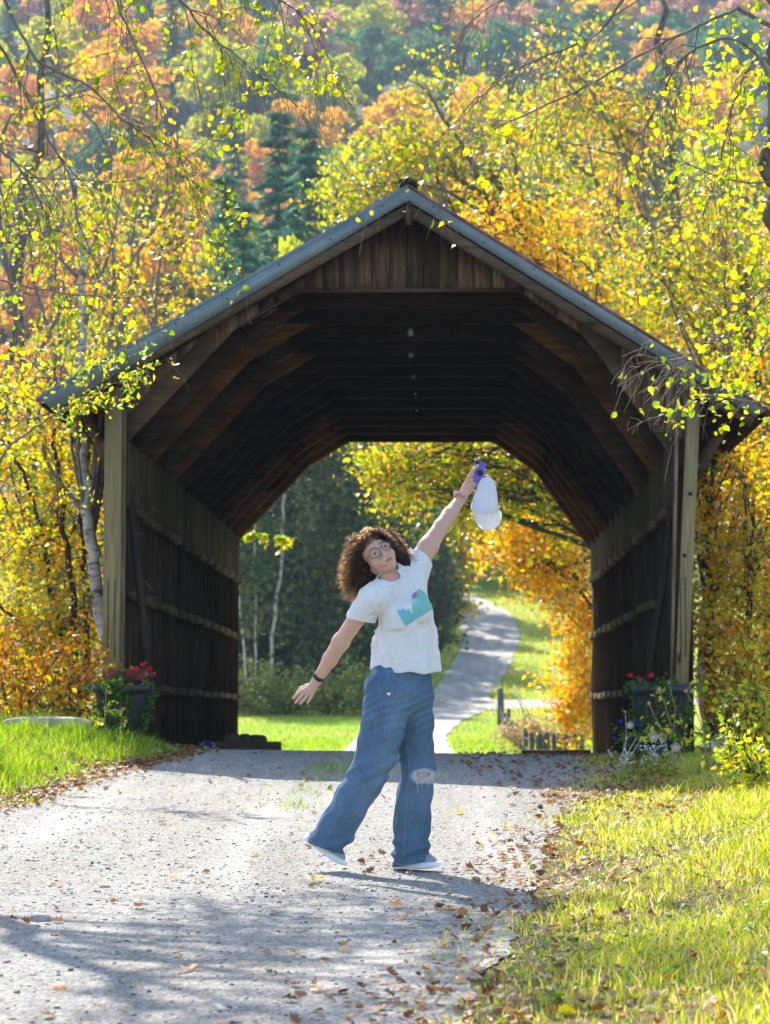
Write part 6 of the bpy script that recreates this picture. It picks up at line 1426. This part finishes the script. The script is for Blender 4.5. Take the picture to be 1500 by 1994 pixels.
NL = 300; lk = ((u[:, None] - u[None, :NL]) ** 2).sum(2).argmin(1); lr = np.random.RandomState(4)   # strands gather in locks
loc = u * [.080, .093, .090] + [0, .014, .034]; pts = HO + loc @ HR.T; nrm_ = (u @ HR.T)
side = np.sign(loc[:, 0] + .004); M = 30; path = np.empty((N, M, 3)); path[:, 0] = pts
Lh = (lr.uniform(.11, .215, NL)[lk] + rs.normal(size=N) * .012) * np.where(side > 0, .98, 1.04) * (1 - .3 * (loc[:, 2] > .09)) ; d = nrm_ * .20 + lr.normal(size=(NL, 3))[lk] * .35 + rs.normal(size=(N, 3)) * .12 + (side[:, None] * HR[:, 0]) * np.where(side > 0, .5, .05)[:, None]
cur = pts.copy(); target = np.where(side[:, None] < 0, np.array([-.10, .05, -1.0]), np.array([.62, .05, -1.0])); target = target / np.linalg.norm(target, axis=1, keepdims=True)
for i in range(1, M):
    f_ = np.clip(i / M * 1.5, 0, 1); dd = d * (1 - f_) + target * 1.25 * f_ + rs.normal(size=(N, 3)) * .10 + lr.normal(size=(NL, 3))[lk] * .18; dd /= np.linalg.norm(dd, axis=1, keepdims=True)
    cur = cur + dd * (Lh / M)[:, None]
    q = (cur - HO) @ HR                                     # keep the face clear
    face = (q[:, 1] < .0) & (np.abs(q[:, 0]) < .066) & (q[:, 2] < .052) & (q[:, 2] > -.14)
    q[face, 0] = np.sign(q[face, 0] + 1e-4) * .068; q[face, 1] = np.maximum(q[face, 1], -.03)
    skull = ((q / [.078, .09, .088]) ** 2).sum(1) < 1; q[skull] *= 1.06
    cur = HO + q @ HR.T; path[:, i] = cur
tg = np.gradient(path, axis=1); tg /= np.maximum(np.linalg.norm(tg, axis=2, keepdims=True), 1e-9)
ref = np.array([.3, -.8, .5]); A_ = np.cross(tg, ref); A_ /= np.maximum(np.linalg.norm(A_, axis=2, keepdims=True), 1e-9); B_ = np.cross(tg, A_)
ph = (lr.uniform(0, 6.28, NL)[lk] + rs.normal(size=N) * .35)[:, None] + np.arange(M)[None] * (lr.uniform(.9, 1.5, NL)[lk] + rs.normal(size=N) * .02)[:, None]; amp = (np.abs(lr.uniform(.0055, .010, NL)[lk] + rs.normal(size=N) * .002)[:, None] * np.clip(np.arange(M) / 5, 0, 1)[None])[..., None]
path = path + (A_ * np.cos(ph)[..., None] + B_ * np.sin(ph)[..., None]) * amp
rr = (.00105 * np.linspace(1, .35, M))[None, :, None]
ring = np.stack([path + (A_ * math.cos(a) + B_ * math.sin(a)) * rr for a in (0, 2.094, 4.189)], 2)
V_ = ring.reshape(-1, 3); b0 = (np.arange(N) * M * 3)[:, None, None] + (np.arange(M - 1) * 3)[None, :, None]; j = np.arange(3)[None, None]; jj = (j + 1) % 3
F_ = np.stack([b0 + j, b0 + jj, b0 + 3 + jj, b0 + 3 + j], -1).reshape(-1, 4); 
M_hcore = mat_noise("hair_core", [(0.012, .007, .005), (.03, .017, .011)], 60, .7, .8)
t = NT("hair"); c = t.ramp(island(t), [(0, (0.015, .008, .005)), (.6, (.04, .02, .012)), (.85, (.08, .042, .024)), (1, (.16, .09, .055))])
p_ = t.pbr(c, .35, spec=.6); tr = t.n("ShaderNodeBsdfTranslucent"); hs = t.n("ShaderNodeMix", data_type='RGBA', blend_type='ADD'); hs.inputs[0].default_value = 1; t.l(c, hs.inputs[6]); hs.inputs[7].default_value = (.35, .24, .17, 1); t.l(hs.outputs[2], tr.inputs[0])
mx = t.n("ShaderNodeMixShader"); mx.inputs[0].default_value = .2; t.l(p_, mx.inputs[1]); t.l(tr.outputs[0], mx.inputs[2]); M_hair = t.fin(mx.outputs[0])
t = NT("hair_backlit"); p_ = t.pbr((.16, .10, .065), .3, spec=.9); tr = t.n("ShaderNodeBsdfTranslucent"); tr.inputs[0].default_value = (.95, .82, .68, 1)
mx = t.n("ShaderNodeMixShader"); mx.inputs[0].default_value = .6; t.l(p_, mx.inputs[1]); t.l(tr.outputs[0], mx.inputs[2]); M_hair2 = t.fin(mx.outputs[0])
hair = kid(hmb, "hair", M_hcore)
hc = bpy.data.hair_curves.new("curls"); hc.add_curves([M] * N)
hc.attributes["position"].data.foreach_set("vector", (path - root_loc).astype(np.float32).reshape(-1))
ra = hc.attributes.get("radius") or hc.attributes.new("radius", 'FLOAT', 'POINT')
ra.data.foreach_set("value", np.tile(np.linspace(.0011, .0004, M), N).astype(np.float32))
t = NT("hair_fibre"); hb = t.n("ShaderNodeBsdfHairPrincipled"); hb.parametrization = 'MELANIN'; hb.inputs["Melanin"].default_value = .70; hb.inputs["Melanin Redness"].default_value = .25
hb.inputs["Roughness"].default_value = .35; hb.inputs["Radial Roughness"].default_value = .5; hb.inputs["Random Color"].default_value = .5; t.l(hb.outputs[0], t.out.inputs["Surface"])
hc.materials.append(t.m); ho = bpy.data.objects.new("curls", hc); COL.objects.link(ho); ho.parent = hair

# ------------------------------------------------------------------ phone and cap in her raised hand
t = NT("phone_case"); M_case = t.fin(t.pbr((0.12, 0.10, 0.48), .4, spec=.5))
c4 = [Q(923.5, 895.5, .35), Q(946.5, 900.5, .352), Q(941, 945, .345), Q(923.5, 937, .343)]
pc = np.mean(c4, 0); ph_e = empty("phone", tuple(pc), 0, "purple-blue cased phone held up against her thumb with round black grip", "phone")
xu = (c4[1] + c4[2] - c4[0] - c4[3]) / 2; zu = (c4[0] + c4[1] - c4[2] - c4[3]) / 2; nn = -unit(np.cross(xu, zu)); nn = nn if nn[1] < 0 else -nn
wx, wz = np.linalg.norm(xu) / 2, np.linalg.norm(zu) / 2; xu, zu = unit(xu), unit(zu)
def rrect(hx, hz, r_, off):
    out = []
    for cx, cz, a0 in ((1, 1, 0), (-1, 1, 90), (-1, -1, 180), (1, -1, 270)):
        for q in range(6): a = R(a0 + q * 18); out.append(xu * ((hx - r_) * cx + r_ * math.cos(a)) + zu * ((hz - r_) * cz + r_ * math.sin(a)) + nn * off)
    return out
def slab(mb, hx, hz, r_, o0, o1, bev=.0015):
    rings = [rrect(hx - bev, hz - bev, r_, o0), rrect(hx, hz, r_, o0 + bev), rrect(hx, hz, r_, o1 - bev), rrect(hx - bev, hz - bev, r_, o1)]; m = 24
    mb.add([p for rg in rings for p in rg], [[i * m + j, i * m + (j + 1) % m, (i + 1) * m + (j + 1) % m, (i + 1) * m + j] for i in range(3) for j in range(m)])
    b0_ = mb.n - 4 * m; mb.f.append((np.array([[b0_ + j for j in range(m)][::-1]]), 0)); mb.f.append((np.array([[b0_ + 3 * m + j for j in range(m)]]), 0)); return mb
slab(MB(), wx, wz, .008, -.005, .005).build("case", M_case, ph_e)
mb = slab(MB(), .011, .012, .004, .005, .0075, .0008); mb.v = [v + (-xu * (wx - .014) + zu * (wz - .016)).astype(np.float32) for v in mb.v]
cm = mb.build("camera_bump", M_black, ph_e)
for q in ((-.004, .005), (.004, -.004), (-.004, -.005)):
    MB().lathe([(0, .0095), (.002, .0095), (.0032, .009), (.0034, .007)], -xu * (wx - .014 - q[0]) + zu * (wz - .016 + q[1]), 14, nn).build("camera_lens", M_scr, cm)
MB().lathe([(0, .013), (.012, .013), (.0148, .011), (.0148, .009), (.005, .0085), (.005, .005)], zu * -.004 + xu * .004, 28, nn * 1.0).build("grip", M_black, ph_e)

cap_e = empty("baseball_cap", tuple(Q(947, 965, .30)), 0, "white cotton baseball cap dangling brim-down from her raised hand", "cap"); co = np.array(cap_e.location)
t = NT("cap_cotton"); n1_ = t.noise(t.coords(), 200, 3); tr = t.n("ShaderNodeBsdfTranslucent"); tr.inputs[0].default_value = (.86, .88, .95, 1); pb = t.pbr((.82, .83, .88), .8, t.bump(n1_, .2, .002), spec=.1)
mx = t.n("ShaderNodeMixShader"); mx.inputs[0].default_value = .45; t.l(pb, mx.inputs[1]); t.l(tr.outputs[0], mx.inputs[2]); M_cap = t.fin(mx.outputs[0])
t = NT("cap_brim"); tr = t.n("ShaderNodeBsdfTranslucent"); tr.inputs[0].default_value = (.93, .93, .95, 1); mx = t.n("ShaderNodeMixShader"); mx.inputs[0].default_value = .75; t.l(t.pbr((.88, .88, .9), .8, spec=.1), mx.inputs[1]); t.l(tr.outputs[0], mx.inputs[2]); M_brim = t.fin(mx.outputs[0])  # sunlit brightness of the brim is put into its whiter, more translucent cloth
# crown: rings from the pinched top to the sweatband
rows = [(938, 931, 956, .0), (934, 938, 963, .012), (929, 952, 967, .022), (923, 968, 970, .031), (918, 984, 971, .037), (916.5, 992, 970.5, .040)]
Vc = []; m = 40
top = Q(950, 928.5, .33)
for ri, (xl_, yy, xr_, dep) in enumerate(rows):
    for i in range(m):
        a = 2 * math.pi * i / m; cx = (xl_ + xr_) / 2; hw_ = (xr_ - xl_) / 2 * (1 + .035 * math.cos(5 * a + ri) * (ri < 5)); ydip = (8.0 * max(0, -math.sin(a)) ** 1.0 * (ri / 5)) + 2 * math.cos(a) * (ri / 5)
        Vc.append(Q(cx + hw_ * math.cos(a), yy + ydip, .335 + (dep * 1.25 + .012) * math.sin(a)))
Fc = [[i * m + j, i * m + (j + 1) % m, (i + 1) * m + (j + 1) % m, (i + 1) * m + j] for i in range(len(rows) - 1) for j in range(m)]
inner = [np.array(v) * .97 + co * .03 for v in Vc]; nV = len(Vc)
mb = MB().add(np.array(Vc + inner + [top]) - co, Fc + [[nV + f[3], nV + f[2], nV + f[1], nV + f[0]] for f in Fc] + [[(len(rows) - 1) * m + (j + 1) % m, (len(rows) - 1) * m + j, nV + (len(rows) - 1) * m + j, nV + (len(rows) - 1) * m + (j + 1) % m] for j in range(m)])
b0_ = mb.n - (2 * nV + 1); mb.f.append((np.array([[b0_ + (j + 1) % m, b0_ + j, b0_ + 2 * nV] for j in range(m)]), 0)); crown_o = mb.build("crown", M_cap, cap_e, True)
mb = MB()
for a in (-.5, -1.2, -2.0, -2.7):
    i = int(round((a % (2 * math.pi)) / (2 * math.pi) * m)) % m; mb.tube([np.array(Vc[r_ * m + i]) - co + [0, -.0015, 0] for r_ in range(len(rows))], .0011, 4)
mb.build("seam", M_seam, cap_e)
mb = MB().lathe([(0, .004), (.004, .003), (.006, 0)], top - co, 12); mb.build("button", M_cap, cap_e, True)
# brim
Vb = []; n1, n2 = 20, 8
for i in range(n1 + 1):
    a = math.pi + math.pi * i / n1; u_ = i / n1
    inn = np.array([943.5 + 26.8 * math.cos(a), 989 + 10.5 * (-math.sin(a))]); out = np.array([951 + 26.5 * math.cos(a) * (1), 1000 + 33.0 * (-math.sin(a)) ** .75])
    for j in range(n2 + 1):
        f_ = j / n2; p2 = inn * (1 - f_) + out * f_; Vb.append(Q(p2[0], p2[1], .335 - .058 * math.sin(math.pi * u_) * (1 - .1 * f_) - .03 * f_ * math.sin(math.pi * u_)))
Vb = np.array(Vb) - co; nb = len(Vb); W_ = n2 + 1; Fb = [[i * W_ + j, i * W_ + j + 1, (i + 1) * W_ + j + 1, (i + 1) * W_ + j] for i in range(n1) for j in range(n2)]
V2 = np.concatenate([Vb, Vb + [0, .003, 0.001]]); Fb2 = Fb + [[nb + f[3], nb + f[2], nb + f[1], nb + f[0]] for f in Fb] + [[i * W_ + n2, (i + 1) * W_ + n2, nb + (i + 1) * W_ + n2, nb + i * W_ + n2] for i in range(n1)]
MB().add(V2, Fb2).build("brim", M_brim, cap_e, True)
mb = MB()
for k in range(3): c_ = Q(920.2 + .8 * k, 973.5 + 1.9 * k, .318) - co + [0, -.006, 0]; mb.beam(c_ - [.0022, 0, .0005], c_ + [.0022, .0, -.0005], .0022, .0026)
mb.build("logo_stitching", M_dark, cap_e)
# ------------------------------------------------------------------ air
t = NT("haze"); pv = t.n("ShaderNodeVolumePrincipled"); pv.inputs["Density"].default_value = HAZE; pv.inputs["Color"].default_value = (0.62, 0.78, 1.0, 1); pv.inputs["Anisotropy"].default_value = 0.0
t.l(pv.outputs[0], t.out.inputs["Volume"])
hz = MB().box((-460, -66, -4), (460, 722, 300)).build("haze", t.m); tag(hz, "thin blue autumn haze filling the valley", "haze", kind='stuff')
